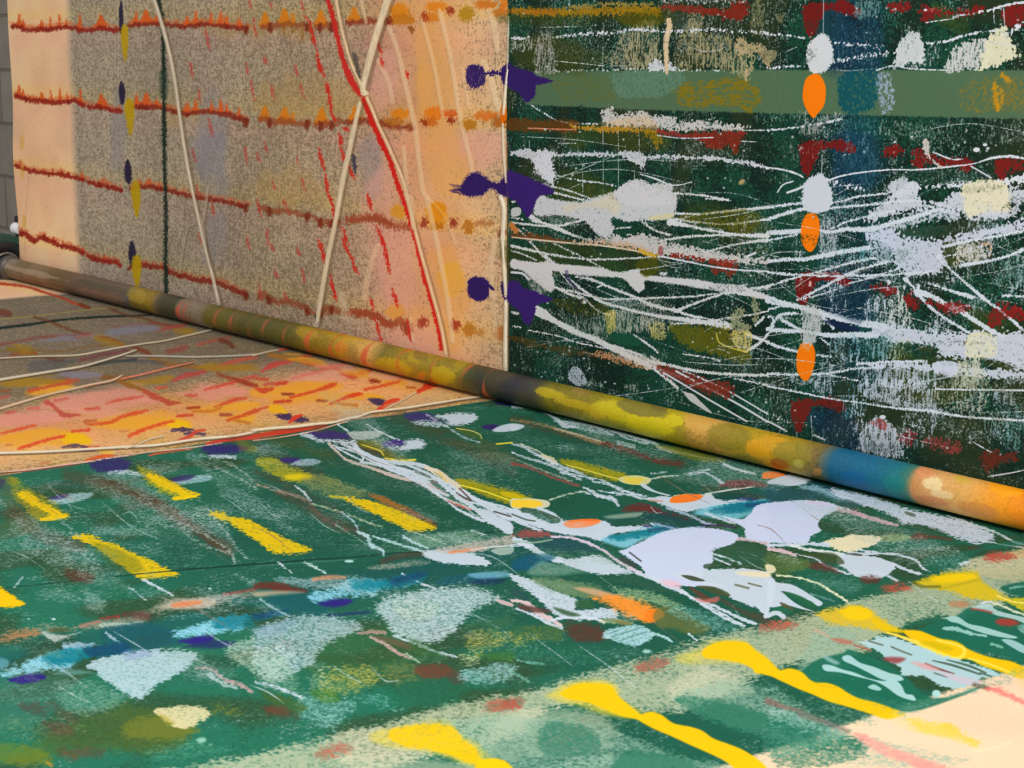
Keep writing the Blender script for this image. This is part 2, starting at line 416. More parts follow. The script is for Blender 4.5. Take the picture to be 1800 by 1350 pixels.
# blue and yellow drops
for x, y, h_ in ((214, 30, 62), (214, 163, 42), (224, 302, 44), (231, 446, 46)):
    w_ = 8 if y < 100 else 12 if y < 200 else 14
    P([(x-w_*.45, y), (x-w_*.3, y-h_*.35), (x, y-h_/2), (x+w_*.35, y-h_*.3), (x+w_*.5, y+h_*.1), (x+w_*.2, y+h_/2), (x-w_*.25, y+h_*.38)], (44, 36, 62), a=.95, soft=2, g=None, r=1)
for x, y, h_ in ((220, 75, 62), (227, 206, 64), (237, 350, 62), (239, 478, 56)):
    w_ = 13 if y < 100 else 17
    P([(x-w_*.5, y-h_*.2), (x-w_*.2, y-h_/2), (x+w_*.4, y-h_*.45), (x+w_*.5, y), (x+w_*.2, y+h_/2), (x-w_*.1, y+h_*.4)], (196, 160, 14), a=.9, soft=3, r=1.5)
for y in (240, 290, 380): E(40+(y-240)*.02, y+10, 3, 13, (224, 168, 60), a=.6, soft=5)
L('52,310 46,380 44,440', 1, (170, 140, 120), a=.5)
L('205,60 203,130', 1, CO, a=.5); L('211,60 209,140', 1, CO, a=.5); L('187,240 184,330', 1.2, (190, 180, 160), a=.5)
# dark green line
L('276,-10 283,30 287,60 288,110 288,160 289,230 290,300 291,370 291,440 292,520', [9, 9, 6, 8, 7, 8, 6, 7, 7, 8], (26, 42, 34), a=.9, soft=2.5, r=2)
L('287,130 288,165', 16, (40, 60, 48), a=.5, soft=8)
# strong and faint red dashes
D = '362,50 369,88;335,110 341,140;350,158 353,182;367,208 376,240;340,262 346,284;438,-5 440,14;445,30 449,66;431,112 434,130;439,140 446,176;431,258 435,286;452,268 457,284;475,0 478,14;529,0 536,22;536,26 545,40;464,97 466,112;519,115 522,132;477,150 481,176;528,148 534,172;466,250 470,270;522,275 524,290;480,320 484,335;531,315 536,335;346,325 350,345;372,350 377,382;349,410 356,430;434,415 440,440;478,430 484,440;452,350 460,380;498,350 508,376;470,400 473,430;524,435 528,450;484,472 490,490;532,472 537,495;456,500 462,528;500,510 506,530;556,90 562,128;559,105 569,135;575,150 583,200;571,142 578,170;582,200 590,212;595,232 600,260;560,260 570,302;598,260 608,290;610,290 622,316;571,308 576,345;576,340 584,360;584,362 590,395;600,400 612,430;600,420 616,450;614,445 624,466;618,460 630,482;560,420 570,450;566,440 574,465;580,480 588,520;586,505 592,530;603,225 612,230;645,342 652,372;660,395 672,420;668,412 678,440;676,435 684,470;680,450 686,480;690,508 698,532;693,520 700,540;651,520 656,545;660,560 668,590;668,590 670,600;716,560 722,600;664,75 672,95;668,100 674,118;715,125 718,136;545,40 556,85'
for q in D.split(';'):
    p = [tuple(map(float, c.split(','))) for c in q.split()]; (x0, y0), (x1, y1) = p; st = x0 > 540
    L([(x0, y0), ((x0+x1)/2-.5, (y0+y1)/2), (x1, y1)], [2, 6.5 if st else 4.5, 2], (206, 46, 32) if st else (196, 74, 62), a=.92 if st else .75, soft=2.2, r=2.2)
L('574,-12 588,40 599,95 611,130 622,152 634,168', [7, 9, 8, 12, 12, 7], (206, 42, 34), a=.95, soft=1.8, r=1.5)
L('639,176 652,206 668,246 684,280 698,324', [11, 12, 10, 9, 8], (208, 34, 24), a=.97, soft=1.5, r=1.8)
L('698,324 712,362 724,402 738,448 752,508 764,556 776,612', [8, 8, 7, 10, 9, 7, 9], (210, 38, 28), a=.97, soft=1.5, r=1.8)
CORDS = []
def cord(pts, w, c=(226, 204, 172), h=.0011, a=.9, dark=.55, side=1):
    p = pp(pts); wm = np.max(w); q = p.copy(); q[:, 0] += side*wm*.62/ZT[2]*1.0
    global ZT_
    L([(a_*1.0*ZT[2]-ZT[0]*ZT[2], b_*ZT[2]-ZT[1]*ZT[2]) for a_, b_ in q], wm*.8, (96, 74, 50), a=dark*.7, soft=3)  # brown line beside the cord: its shadow, painted into the cloth colour
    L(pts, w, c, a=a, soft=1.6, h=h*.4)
    if a >= .85 and wm >= 5: CORDS.append(('V', np.column_stack([p, np.full(len(p), w, float) if np.ndim(w) == 0 else np.interp(np.linspace(0, 1, len(p)), np.linspace(0, 1, len(w)), w)]), c))
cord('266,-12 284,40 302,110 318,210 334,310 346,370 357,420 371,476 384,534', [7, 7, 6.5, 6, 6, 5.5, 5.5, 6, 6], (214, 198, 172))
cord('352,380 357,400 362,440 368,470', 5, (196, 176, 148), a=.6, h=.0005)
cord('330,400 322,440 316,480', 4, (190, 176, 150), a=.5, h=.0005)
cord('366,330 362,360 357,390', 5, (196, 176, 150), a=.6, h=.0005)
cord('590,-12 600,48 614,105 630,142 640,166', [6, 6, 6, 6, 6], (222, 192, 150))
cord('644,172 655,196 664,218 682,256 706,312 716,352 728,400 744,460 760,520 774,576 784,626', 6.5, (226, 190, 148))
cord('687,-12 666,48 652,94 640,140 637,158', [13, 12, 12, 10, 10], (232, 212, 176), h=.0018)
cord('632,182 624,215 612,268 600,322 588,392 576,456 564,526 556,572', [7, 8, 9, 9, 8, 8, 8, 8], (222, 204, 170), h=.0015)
for q, w_, a_ in (('634,-5 640,22 644,40', 6, .6), ('684,48 700,92 712,142 728,210 734,250 742,330 750,350 762,400 776,470 786,530 794,600', 8, .6), ('745,42 765,120 780,205', 6, .5), ('774,18 794,108 810,205 826,280 834,320', 7, .55),
                  ('664,108 684,150 690,180', 8, .4), ('860,18 868,50 874,90', 9, .6), ('850,110 866,150 876,190', 10, .7), ('872,440 858,470 848,500', 12, .4), ('664,432 650,470 640,524', 9, .45), ('720,346 724,375 726,400', 8, .6),
                  ('868,520 870,600', 10, .35), ('800,430 780,380 752,350', 5, .25), ('710,260 715,340 716,350', 7, .5), ('876,400 866,440 862,520', 8, .45), ('720,560 726,600', 5, .5), ('825,190 812,120', 5, .3)):
    L(q, w_, (236, 206, 164), a=a_, soft=3, h=.0006)
L('600,520 612,560', 14, (214, 196, 168), a=.5, soft=8)
E(640, 164, 7, 5, (236, 214, 176), soft=2, h=.001)
L('622,96 628,120 630,135', 7, (60, 60, 62), a=.7, soft=4, r=2); L('620,275 622,300', 7, (56, 58, 74), a=.85, soft=2, r=2); L('555,555 557,568', 5, (60, 60, 60), a=.7, soft=2)
# violet blots across the border
P('819,135 822,118 836,113 850,118 854,140 846,152 828,154', PU, a=.97, r=2, rk='f', g=.93, gk='s')
E(835, 156, 18, 4, PU, a=.6, g=.35)
L('852,130 866,128 884,131', [3, 8, 3], PU, r=3)
P('806,338 812,322 824,306 842,303 858,314 874,321 884,312 893,302 893,345 878,342 862,332 848,343 826,346', PU, r=3, rk='f')
for i in range(14): L([(808-rs.rand()*3, 325+i*1.2), (800-rs.rand()*12, 326+i*1.2+rs.randn()*2)], 1.2, PU, a=.7)
P('820,508 824,490 840,486 856,492 860,508 856,524 840,530 824,522', PU, r=2, rk='f')
L('858,500 864,506 868,510', [4, 6, 2], PU); L('800,513 820,512', 2, PU, a=.5, g=.4)
P('880,500 886,494 893,500 893,530 884,524', PU, r=1.5)
P('880,124 893,112 893,150 884,146', PU, r=1.5)
E(886, 203, 6, 20, (226, 106, 8), soft=1.5)
# folded edge next to the green cloth
for q, w_ in (('893,120 889,160 886,200', 5), ('885,218 886,270 890,320', 4), ('880,346 886,370 884,420', 8), ('884,415 887,470 890,520', 7), ('890,530 888,600 889,650', 8), ('893,30 892,120', 3)):
    cord(q, w_, (234, 222, 196), side=-.6, h=.0012)
L('892,250 893,400 893,650', 3, (150, 100, 60), a=.5, soft=2)

# ------------------------------------------------------------------ upright run, green side
WT = dict(soft=1.2, r=1.1, rk='f')
# muted band and hazy fields
P('925,126 1100,124 1350,123 1800,123 1860,123 1860,212 1800,209 1476,202 1350,199 1152,194 925,184 915,160', (84, 112, 82), a=.93, soft=3, r=1, sm=False)
P('975,140 1075,130 1085,175 1000,182', (98, 106, 50), a=.8, g=.5, soft=14)
P('1075,124 1190,122 1186,160 1090,172', (96, 134, 112), a=.8, g=.75, soft=12)
P('1190,150 1235,146 1290,138 1338,142 1338,190 1240,190 1180,180', (136, 112, 14), a=.85, soft=18, g=.62, gk='d')
P('1482,124 1542,124 1540,192 1480,196', (8, 78, 90), a=.9, soft=12, g=.85)
P('1542,130 1572,135 1575,180 1560,200 1545,190', (160, 172, 196), a=.9, g=.6, soft=8)
P('1690,150 1750,130 1830,140 1830,195 1700,195', (128, 114, 46), a=.85, soft=16, g=.5)
for q, w_ in (('1765,132 1774,140', 8), ('1752,150 1752,175 1756,190', 8), ('1757,155 1765,175 1755,190', 5)): L(q, w_, (200, 140, 20), a=.8, soft=3, r=3)
for q in ('900,20 1160,20 1160,36 900,45', '900,60 1050,85 1050,125 930,120', '1000,300 1070,330 1080,350 980,345', '1220,360 1340,380 1340,420 1210,400', '900,430 1150,440 1150,480 900,470', '1700,540 1790,560 1780,600 1720,590', '1000,215 1150,230 1160,262 1000,255', '1560,620 1700,640 1700,700 1600,700', '1640,0 1700,30 1690,60 1640,40'):
    P(q, (66, 72, 20), a=.55, soft=16)
for q in ('1450,20 1540,20 1545,120 1450,120', '1470,245 1545,240 1545,330 1470,330', '1440,470 1530,470 1530,560 1440,560', '1420,720 1500,730 1500,800 1440,770'):
    P(q, (18, 44, 84), a=.45, soft=22)
# dry pale streaks
def scrub(q, c=(196, 200, 196), cov=.4, a=.8, k='s', soft=8): P(q, c, a=a, g=cov, gk=k, soft=soft, r=4)
K(900, 0, 'V')
scrub('0,150 500,160 520,230 0,260', (150, 150, 140), .18)
scrub('0,260 120,250 150,330 0,350', cov=.5); scrub('150,350 170,270 250,235 290,330 300,490 170,500', (190, 186, 190), .5)
scrub('320,290 640,290 620,470 320,440', (130, 150, 140), .2)
scrub('640,460 700,340 740,260 860,180 1000,160 1010,470 820,490', (172, 164, 128), .58, .9)
scrub('1130,470 1160,290 1250,110 1330,100 1340,220 1480,230 1560,300 1650,300 1640,520 1480,480', (168, 158, 118), .55, .9)
P('1560,280 1620,250 1640,300 1720,310 1780,340 1800,470 1760,440 1700,370 1680,480 1640,560 1630,520 1660,430 1640,380 1580,400', (192, 168, 126), a=.85, g=.8, soft=3, r=4)
L('1720,40 1710,210', 24, (140, 140, 100), a=.7, g=.6, soft=6)
P('955,490 960,440 1000,415 1050,450 1100,445 1130,490', WH, a=.9, g=.9, r=4)
L('1088,140 1090,190 1068,290 1072,420 1076,515', [8, 10, 9, 8, 5], (216, 190, 154), r=1, rk='f', h=.0006)
L('300,495 640,490 860,480 1130,492 1500,492', 2, (200, 210, 205), g=.6, r=2)
L('300,425 450,440 640,460', 1.6, (200, 204, 200), g=.7)
L('0,265 60,270 120,262', 4, WH, g=.7, r=2); L('290,265 350,255 480,240 620,230 720,230 840,205 1100,220 1350,205 1500,215 1787,230', [3, 4, 3, 4, 3, 2.4, 2, 3, 2, 2], WH, g=.75, r=3)
L('200,190 450,186', 1.2, WH, g=.7)
for x, a_, b_ in ((632, 260, 500), (740, 880, 1340), (636, 900, 1020), (636, 1100, 1340), (496, 1150, 1340), (884, 940, 1060), (850, 1190, 1260), (870, 180, 260), (126, 980, 1060)): L([(x, a_), (x+1, b_)], 1.3, (190, 200, 196), a=.8, g=.85)
L('0,75 100,80 200,85 400,85 600,75 800,70 1000,80', [9, 11, 12, 13, 14, 15, 14], (170, 126, 16), a=.85, g=.9, gk='d', r=5)
L('160,80 300,80', 10, (176, 100, 20), a=.5, soft=5); L('0,80 160,85', 10, (178, 110, 24), a=.5, soft=5)
L('400,50 700,30 1000,30', 5, (150, 130, 60), g=.7, r=3)
P('700,120 1010,90 1010,170 850,170', (96, 86, 8), a=.6, soft=8)
L('1060,50 1180,60 1300,70 1400,80', [10, 9, 11, 10], (136, 48, 34), a=.9, g=.85, r=4)
P('1300,90 1400,60 1500,70 1540,20 1620,5 1650,70 1610,130 1540,140 1480,130 1420,110', (132, 36, 22), a=.92, g=.95, r=5)
L('1060,5 1300,8 1620,5', 4, (190, 190, 190), g=.5, r=4)
scrub('1130,110 1200,110 1200,200 1130,200', (60, 84, 90), .4)
# row 2 on the green cloth
L('140,735 230,790 330,845 440,860 600,865', 2, WH, g=.9, r=1)
P('640,760 700,755 720,800 800,795 920,785 1000,810 1120,820 1160,850 1280,850 1400,850 1500,870 1640,880 1640,910 1500,920 1400,905 1200,915 1050,900 900,880 700,880 640,850', (214, 208, 206), a=.9, g=.82, r=5, soft=2)
P('560,860 700,830 900,800 1000,870 980,905 700,890', (220, 180, 130), a=.5, soft=8)
L('0,870 200,880 440,880', 22, (112, 60, 12), a=.75, g=.9, gk='d', soft=5, r=3)
L('420,880 600,900 800,905 1000,920', [4, 9, 8, 7], (190, 140, 40), a=.9, g=.85, r=3)
L('120,895 450,905', 2.5, (200, 130, 100), g=.9); L('920,920 1000,960 1010,1020', [7, 16, 8], (150, 120, 8), a=.8, g=.8, r=4)
L('1020,920 1200,945 1350,960', 7, (150, 50, 46), a=.9, g=.85, r=3); P('1250,930 1600,920 1600,970 1570,1060 1540,1060 1510,1010 1440,1040 1350,1020 1300,960', (132, 40, 24), a=.92, g=.9, r=5)
L('1010,945 1180,965 1400,960', 2, WH, g=.85); L('1600,910 1787,910', 2, WH, g=.8); L('1590,985 1700,990', 1.5, WH, g=.8)
scrub('450,740 530,760 530,860 450,850', (20, 34, 26), .95, .9, 'm'); scrub('1000,960 1650,1060 1640,1100 1000,1060', (150, 158, 146), .18, .8, 'f')
# the long white drip with drops
P('0,1055 40,1050 120,1040 150,1060 240,1040 290,1060 330,1070 500,1065 640,1060 700,1070 800,1055 880,1060 930,1085 1100,1085 1280,1090 1400,1090 1500,1105 1640,1125 1787,1160 1787,1175 1640,1150 1400,1120 1100,1105 940,1110 925,1150 920,1180 880,1160 830,1130 780,1100 640,1090 500,1085 320,1090 280,1110 300,1230 280,1290 200,1210 150,1140 110,1100 0,1080', WH, a=.9, g=.93, r=3, soft=1.5)
P('150,1140 180,1060 240,1045 285,1090 300,1240 280,1270 230,1250 170,1200', WH, a=.85, g=.82, r=4)
scrub('120,1150 180,1200 300,1300 260,1340 150,1250', (180, 180, 186), .3)
L('310,1225 450,1255 640,1280 720,1300', 2.2, WH, g=.85, r=1.5); L('330,1000 450,1000', 1.2, WH, g=.6); L('50,1160 110,1160', 1.2, WH, g=.6)
L('890,1215 1000,1250 1100,1290 1170,1290 1250,1270', [2, 3, 3, 2, 1.5], WH, g=.92); L('1700,1150 1787,1175', 4, WH, g=.95)
E(1600, 1270, 25, 15, (170, 150, 100), ang=-40, g=.9)
K(1350, 0, 'V')
# hooks, drops and ovals of the right columns
def hook(x, y, s_=1.0, c=(120, 22, 20)):
    P([(x+a*s_, y+b*s_) for a, b in ((0, 30), (40, 0), (130, -10), (200, 0), (280, -20), (380, 20), (410, 70), (380, 90), (300, 70), (200, 50), (150, 60), (130, 110), (90, 200), (60, 250), (20, 200), (0, 110))], c, a=.92, g=.93, gk='m', soft=3, r=3)
hook(245, 25); hook(215, 990, .97)
K(1350, 340, 'V'); hook(190, 560, .95); K(1350, 670, 'V'); hook(160, 130, .95, (116, 30, 24))
K(1350, 0, 'V')
for q in ('860,20 970,15 980,60 900,85 830,50', '1060,60 1110,40 1180,60 1300,80 1420,50 1500,50 1460,110 1350,110 1250,110 1180,110 1100,160 1060,110', '1660,60 1790,30 1800,150 1700,190 1650,150',
          '800,1030 900,1020 940,1060 900,1090 800,1080', '1010,1060 1080,1050 1150,1090 1240,1110 1380,1100 1440,1140 1380,1190 1300,1160 1200,1150 1120,1140 1080,1180 1030,1170', '1600,1130 1700,1110 1790,1130 1750,1200 1680,1200 1640,1270 1600,1220'):
    P(q, (134, 26, 24), a=.88, g=.85, gk='m', soft=4, r=5)
L('1090,70 1250,60 1400,70', 5, (200, 120, 110), a=.6, g=.5, r=3)
P('270,400 290,310 330,260 395,230 440,290 460,380 440,450 390,505 330,515 290,490 275,440', (212, 214, 218), a=.98, r=2, rk='f')
P('235,1345 260,1260 320,1225 370,1210 410,1270 440,1345 440,1420 400,1475 300,1490 235,1440', (208, 212, 222), a=.98, r=2, rk='f')
for x, y, sx, sy in ((325, 665, 80, 155),): P([(x-80, y-20), (x-60, y-110), (x-10, y-148), (x+40, y-140), (x+78, y-60), (x+70, y+60), (x+20, y+130), (x-10, y+158), (x-50, y+110), (x-78, y+40)], OR, soft=1.5)
L('390,0 388,230', 1.5, WH, a=.8); L('372,1080 368,1210', 1.5, WH, a=.8)
P('890,460 900,330 960,240 1010,215 1070,260 1095,350 1080,440 1000,440', (208, 212, 214), a=.95, g=.93, gk='s', r=3)
scrub('840,470 900,440 1110,430 1110,470 900,480', WH, .5); scrub('1050,400 1170,290 1220,350 1150,460 1080,450', WH, .45); scrub('850,230 1060,130 1070,240 900,330', (150, 170, 160), .3)
P('1250,490 1290,360 1400,290 1560,280 1560,440 1440,480', (206, 206, 204), a=.95, g=.7, gk='s', r=5)
P('1490,450 1540,280 1610,200 1650,180 1700,260 1740,370 1780,390 1700,410 1600,460 1500,490', (220, 216, 186), a=.97, g=.95, r=4)
L('1090,300 1250,290 1400,240 1600,210', 2.5, WH, g=.75, r=2); L('1660,240 1787,170', 5, WH, g=.8, r=4); L('1540,75 1650,40 1787,15', 4, WH, g=.9, r=1); L('1660,200 1650,60', 1.5, WH)
L('1300,120 1500,80', 3, WH, g=.6, r=2); L('1100,160 1150,150 1300,130', 2, WH, g=.7); L('1580,60 1585,160', 1.5, WH, g=.8)
L('0,240 120,245 260,265', 2.5, WH, g=.7, r=2); L('0,475 130,465 260,460', 3, WH, g=.75, r=2); L('460,290 620,310 800,330', 3, WH, g=.55, r=4); L('440,430 600,400 830,375', 4, WH, g=.6, r=4); L('130,360 200,330', 2, WH, g=.7); L('760,490 870,460 1000,480 1250,490', 2.5, WH, g=.8)
L('0,910 150,895 280,875 380,860 530,830', [3, 3, 3, 4, 2], WH, g=.85, r=1.5)
scrub('190,850 220,780 260,790 300,830 380,790 500,790 520,820 400,870 380,930 220,940', (190, 184, 184), .45)
scrub('520,830 770,830 760,1060 560,1050 520,950', (96, 140, 150), .3); scrub('780,840 1100,850 1400,840 1380,1010 1150,1000 900,960 760,960', (160, 176, 164), .3); scrub('1400,840 1787,840 1787,1000 1500,1000', (150, 164, 150), .28)
scrub('560,1080 760,1080 740,1290 600,1250', (60, 110, 120), .35); scrub('600,0 780,0 760,100 620,120', (110, 150, 150), .6); scrub('640,120 820,120 800,300 680,280', (60, 110, 120), .25); scrub('800,110 1050,100 1000,210 860,230', (140, 160, 150), .2)
scrub('900,1190 1300,1180 1600,1230 1450,1290 1060,1280', (140, 165, 150), .25, k='f'); scrub('0,960 220,960 200,1180 0,1140', (110, 150, 130), .15, k='f')
for x, y, r_ in ((885, 990, 10), (1460, 1045, 24), (1520, 1010, 16), (1540, 1035, 12), (1005, 955, 8), (1100, 70, 12)): E(x, y, r_, r_*.7, WH)
P('0,360 60,355 60,400 20,440 0,440', (180, 166, 120), a=.8, g=.8)
P('60,100 110,100 100,170 70,150', (160, 150, 110), a=.5, g=.6)
L('0,1170 120,1190 210,1220 240,1240', [2.5, 3.5, 3.5, 2], WH, g=.95); L('60,1345 100,1290 170,1265', 2.5, WH, g=.9); L('130,1345 200,1320 260,1290', 4, WH)
L('405,1265 500,1230 640,1205 850,1185 1050,1185 1300,1160 1450,1140 1560,1105 1680,1090 1787,1105', [3, 3, 2.6, 2.6, 3, 3, 2, 4, 5, 4], WH, g=.97)
L('410,1260 520,1290 650,1320', 4, WH, g=.7, r=4); L('1100,1000 1130,1100 1200,1160', [14, 6, 3], (200, 190, 184), g=.85, r=3); L('1150,1060 1280,1110 1360,1110', 2.5, WH, g=.9); L('1420,1160 1560,1240', 2.5, WH)
L('1040,1310 1250,1300 1450,1285 1600,1280 1787,1240', [3, 5, 7, 9, 12], WH, g=.9, r=4)
K(1350, 340, 'V')
# the wide white field of the right columns
P('700,140 820,60 860,0 1000,-70 1030,-110 1050,-20 1080,60 1200,60 1330,-10 1480,-20 1787,-40 1787,60 1650,90 1787,110 1700,150 1500,180 1400,160 1250,120 1050,110 900,140 700,190', (212, 214, 226), a=.92, g=.9, r=6)
P('830,-30 870,-90 950,-115 1010,-60 1040,0 900,30', (208, 212, 222), a=.9, g=.9, r=4)
P('1360,-40 1500,-100 1660,-60 1690,60 1680,120 1500,130 1390,150 1380,40', (228, 218, 184), a=.85, g=.95, r=6, soft=6)
P('850,160 900,170 1100,110 1260,90 1350,120 1330,200 1200,180 1000,230 900,260 860,220', (206, 212, 228), a=.9, g=.62, r=6)
P('870,230 950,250 1240,220 1300,260 1200,310 1000,310 900,290', (70, 84, 66), a=.6, g=.6)
P('850,190 870,220 930,300 1100,320 1230,310 1500,250 1700,210 1787,180 1787,250 1600,290 1400,330 1230,360 1240,430 1200,540 1100,560 960,560 880,480 860,400 780,330 710,330 700,270 820,250', (208, 212, 230), a=.92, g=.88, r=6)
P('700,240 860,240 880,480 740,480 700,400', (196, 204, 226), a=.9, g=.6, r=5)
P('1230,350 1340,340 1370,400 1300,500 1240,470', (70, 80, 40), a=.7, g=.75)
P('1350,360 1500,350 1540,450 1470,480 1360,480 1300,500', (214, 206, 194), a=.85, g=.7, r=5)
L('1500,350 1560,360 1550,440', 4, (186, 140, 90), g=.7)
for q, w_ in (('0,100 120,80 240,65', 4), ('0,180 150,130 240,110', 6), ('0,275 130,270 240,262', 8), ('0,325 200,290', 3), ('340,250 420,270 550,250 700,250 900,200 1200,110', [3, 5, 8, 9, 8, 6]), ('430,70 520,50 640,20 830,0', 3), ('430,105 560,90 700,80 850,60 1050,50', 4), ('440,250 540,200 700,160 880,120', 3),
              ('0,475 150,460 250,460 400,430 560,400 700,380', [6, 6, 7, 8, 8, 9]), ('0,550 150,565 350,575 640,575 900,565 1150,545', [4, 4, 3.5, 4, 4, 4]), ('0,650 130,605 300,560 480,510 640,470 740,450', [4, 3.5, 3, 4, 5, 5]), ('230,730 350,670 480,600 640,530 830,480', [3.5, 4, 4.5, 5, 4]), ('200,745 350,710 520,655', 2.5), ('560,630 700,590 830,550 930,520', 2),
              ('1230,375 1400,330 1600,300 1787,260', 5), ('1240,440 1400,410', 2), ('1350,500 1500,480 1700,430 1787,390', [8, 5, 5, 6]), ('1200,440 1250,500 1320,570 1400,640 1480,710 1560,770 1640,830 1787,960', [10, 5, 4, 5, 7, 5, 5, 5]), ('1120,625 1250,670 1400,715 1450,730', [2, 4, 8, 2]), ('1640,710 1787,720', 4),
              ('960,600 1010,650 1050,700 1130,790 1250,880 1400,970', [9, 3, 6, 5, 4.5, 4]), ('1040,690 1150,720 1250,780 1340,820 1450,890 1560,960 1640,1000', [14, 9, 9, 9, 7, 8, 5]), ('1050,640 1045,680', 5), ('0,740 100,770 200,790 300,820 450,860 620,900 800,935', [13, 11, 9, 10, 11, 11, 14]),
              ('0,810 70,795', 3), ('20,960 40,890 100,845 200,840', [6, 5, 6, 4]), ('90,880 160,920 240,960', [7, 5, 5]), ('0,860 80,870', 3), ('0,950 120,960 240,965 400,990 560,990 740,990', [8, 7, 6, 8, 10, 12]), ('0,1045 100,1080 220,1110', 4.5), ('360,1010 420,1060', 2), ('380,870 450,940', 5),
              ('0,1260 200,1265 420,1255 600,1225 800,1215', [4, 4, 4, 3, 5]), ('340,1130 430,1140', 3), ('430,1270 640,1310', 2), ('1100,1170 800,1180 620,1190', 4)):
    L(q, w_, (208, 216, 226), g=.98, r=1.4, rk='f')
P('240,390 220,330 180,390 200,330', WH, a=.3, g=.4)
scrub('360,190 430,170 480,290 490,430 370,440 330,430', (204, 208, 216), .65); scrub('170,400 180,310 240,390 240,440', WH, .5); scrub('490,380 700,390 700,480 540,470', (120, 180, 186), .5); scrub('540,560 700,580 680,700 560,680', (110, 160, 170), .3)
scrub('1250,500 1450,520 1400,640 1240,590', (150, 170, 150), .3); scrub('1640,480 1787,440 1787,700 1700,760 1560,620', (150, 180, 180), .5); scrub('1000,560 1100,560 1080,640', WH, .3)
scrub('680,900 690,730 760,690 880,690 930,680 970,800 980,930 860,930', (196, 206, 212), .55); scrub('850,700 960,700 980,920 860,930', (206, 208, 196), .5)
for q in ('720,650 800,635 880,660 870,710 800,700', '955,720 1000,700 1060,770 1010,810 970,780', '1110,740 1200,760 1340,760 1400,800 1330,840 1240,830 1150,780', '1540,850 1640,790 1787,820 1787,880 1660,860 1600,940 1560,930', '1600,770 1700,780 1787,830 1700,840'):
    P(q, (140, 28, 26), a=.88, g=.82, soft=4, r=5)
E(290, 630, 9, 20, (220, 170, 160)); E(950, 655, 8, 16, WH); E(840, 620, 18, 16, WH, g=.7)
P('380,890 450,890 560,920 640,955 520,955 440,925', (20, 34, 70), a=.8, soft=3)
P('390,720 540,690 680,700 680,800 640,890 500,850 400,810', (8, 40, 62), a=.6, soft=8)
# the lower white field
P('740,930 900,930 1050,960 1180,980 1280,980 1400,970 1500,960 1600,990 1700,970 1787,990 1787,1240 1700,1200 1500,1160 1200,1140 1180,1070 1000,1040 900,1050 760,1000', (210, 214, 230), a=.93, g=.92, r=6)
P('1380,990 1480,970 1590,1000 1590,1140 1450,1150 1380,1120', (226, 220, 184), a=.8, g=.95, soft=6)
P('1020,1055 1150,1080 1180,1100 1080,1110', (56, 66, 40), a=.85, r=3); P('1500,1160 1620,1180 1760,1240 1600,1240 1480,1180', (52, 64, 30), a=.85, g=.85, r=5)
L('1160,1030 1300,1035 1500,1045', 3, (56, 66, 44), a=.8, g=.5, r=4); L('1100,1160 1300,1165 1500,1170', 6, (50, 60, 40), a=.8, g=.5, r=5)
scrub('440,1000 680,1010 860,1010 880,1160 640,1170 420,1120', (150, 186, 196), .5); scrub('860,1050 1000,1040 990,1150 860,1160', (170, 176, 130), .4); scrub('670,1190 900,1180 1180,1190 1180,1340 680,1340', (190, 200, 216), .6)
P('700,1190 900,1180 1160,1190 1400,1210 1787,1250 1787,1290 1500,1280 1200,1250 900,1220 720,1220', (206, 212, 228), a=.92, g=.85, r=5); P('1300,1180 1450,1170 1500,1220 1520,1345 1280,1345', (206, 204, 186), a=.8, g=.65, r=5, gk='s'); P('1160,1180 1310,1180 1300,1280 1170,1260', (204, 210, 226), a=.9)
scrub('1180,1270 1300,1280 1300,1345 1200,1345', (40, 50, 30), .7); scrub('370,1190 440,1180 440,1345 170,1345 160,1240 320,1280', (186, 196, 206), .45)
# ovals
for x, y in ((290, 275), (258, 1175)): P([(x-65, y+10), (x-60, y-60), (x-35, y-120), (x-10, y-135), (x+40, y-128), (x+64, y-70), (x+62, y+10), (x+40, y+90), (x+5, y+135), (x-35, y+110), (x-60, y+60)], OR, a=.98, soft=1.6, g=None)
for i in range(10): L([(235+i*13, 120+rs.rand()*20), (236+i*13, 165+rs.rand()*20)], 1.5, (60, 60, 30), a=.5, g=.6)
E(258, 1070, 46, 34, (206, 190, 170), a=.6, g=.5)
P('235,800 330,790 380,880 350,960 320,1040 235,1040 230,900', (196, 198, 198), a=.9, g=.8, gk='s', r=4)
K(1350, 670, 'V')
scrub('290,0 420,0 440,80 300,90', (184, 194, 204), .5); scrub('540,0 640,10 690,150 660,250 540,260 500,90', (90, 160, 170), .4); scrub('640,0 1160,-20 1180,180 1250,200 1240,240 1000,200 800,170 700,140', (200, 208, 222), .62)
scrub('1160,30 1500,30 1490,210 1300,220 1190,150', (196, 194, 176), .45); scrub('1480,0 1540,-30 1560,60 1500,60', (60, 90, 50), .5); scrub('1620,190 1787,170 1787,480 1640,460', (120, 160, 160), .4); scrub('1240,300 1350,320 1340,380 1240,390', WH, .3)
L('0,35 200,75 420,120 700,160 900,190 1150,210 1300,240 1500,260 1787,275', [3, 3, 3, 3, 3.5, 4.5, 4, 4, 4], (208, 216, 224), g=.97, r=1, rk='f'); L('1170,55 1400,60 1787,65', 3, WH, g=.95)
P('630,450 650,360 700,300 780,240 850,290 900,370 935,530 640,480', (200, 204, 216), a=.85, g=.66, gk='s', r=3); E(800, 250, 22, 14, WH); P('700,290 780,260 830,300 820,345 740,310', (166, 70, 70), a=.85, g=.7)
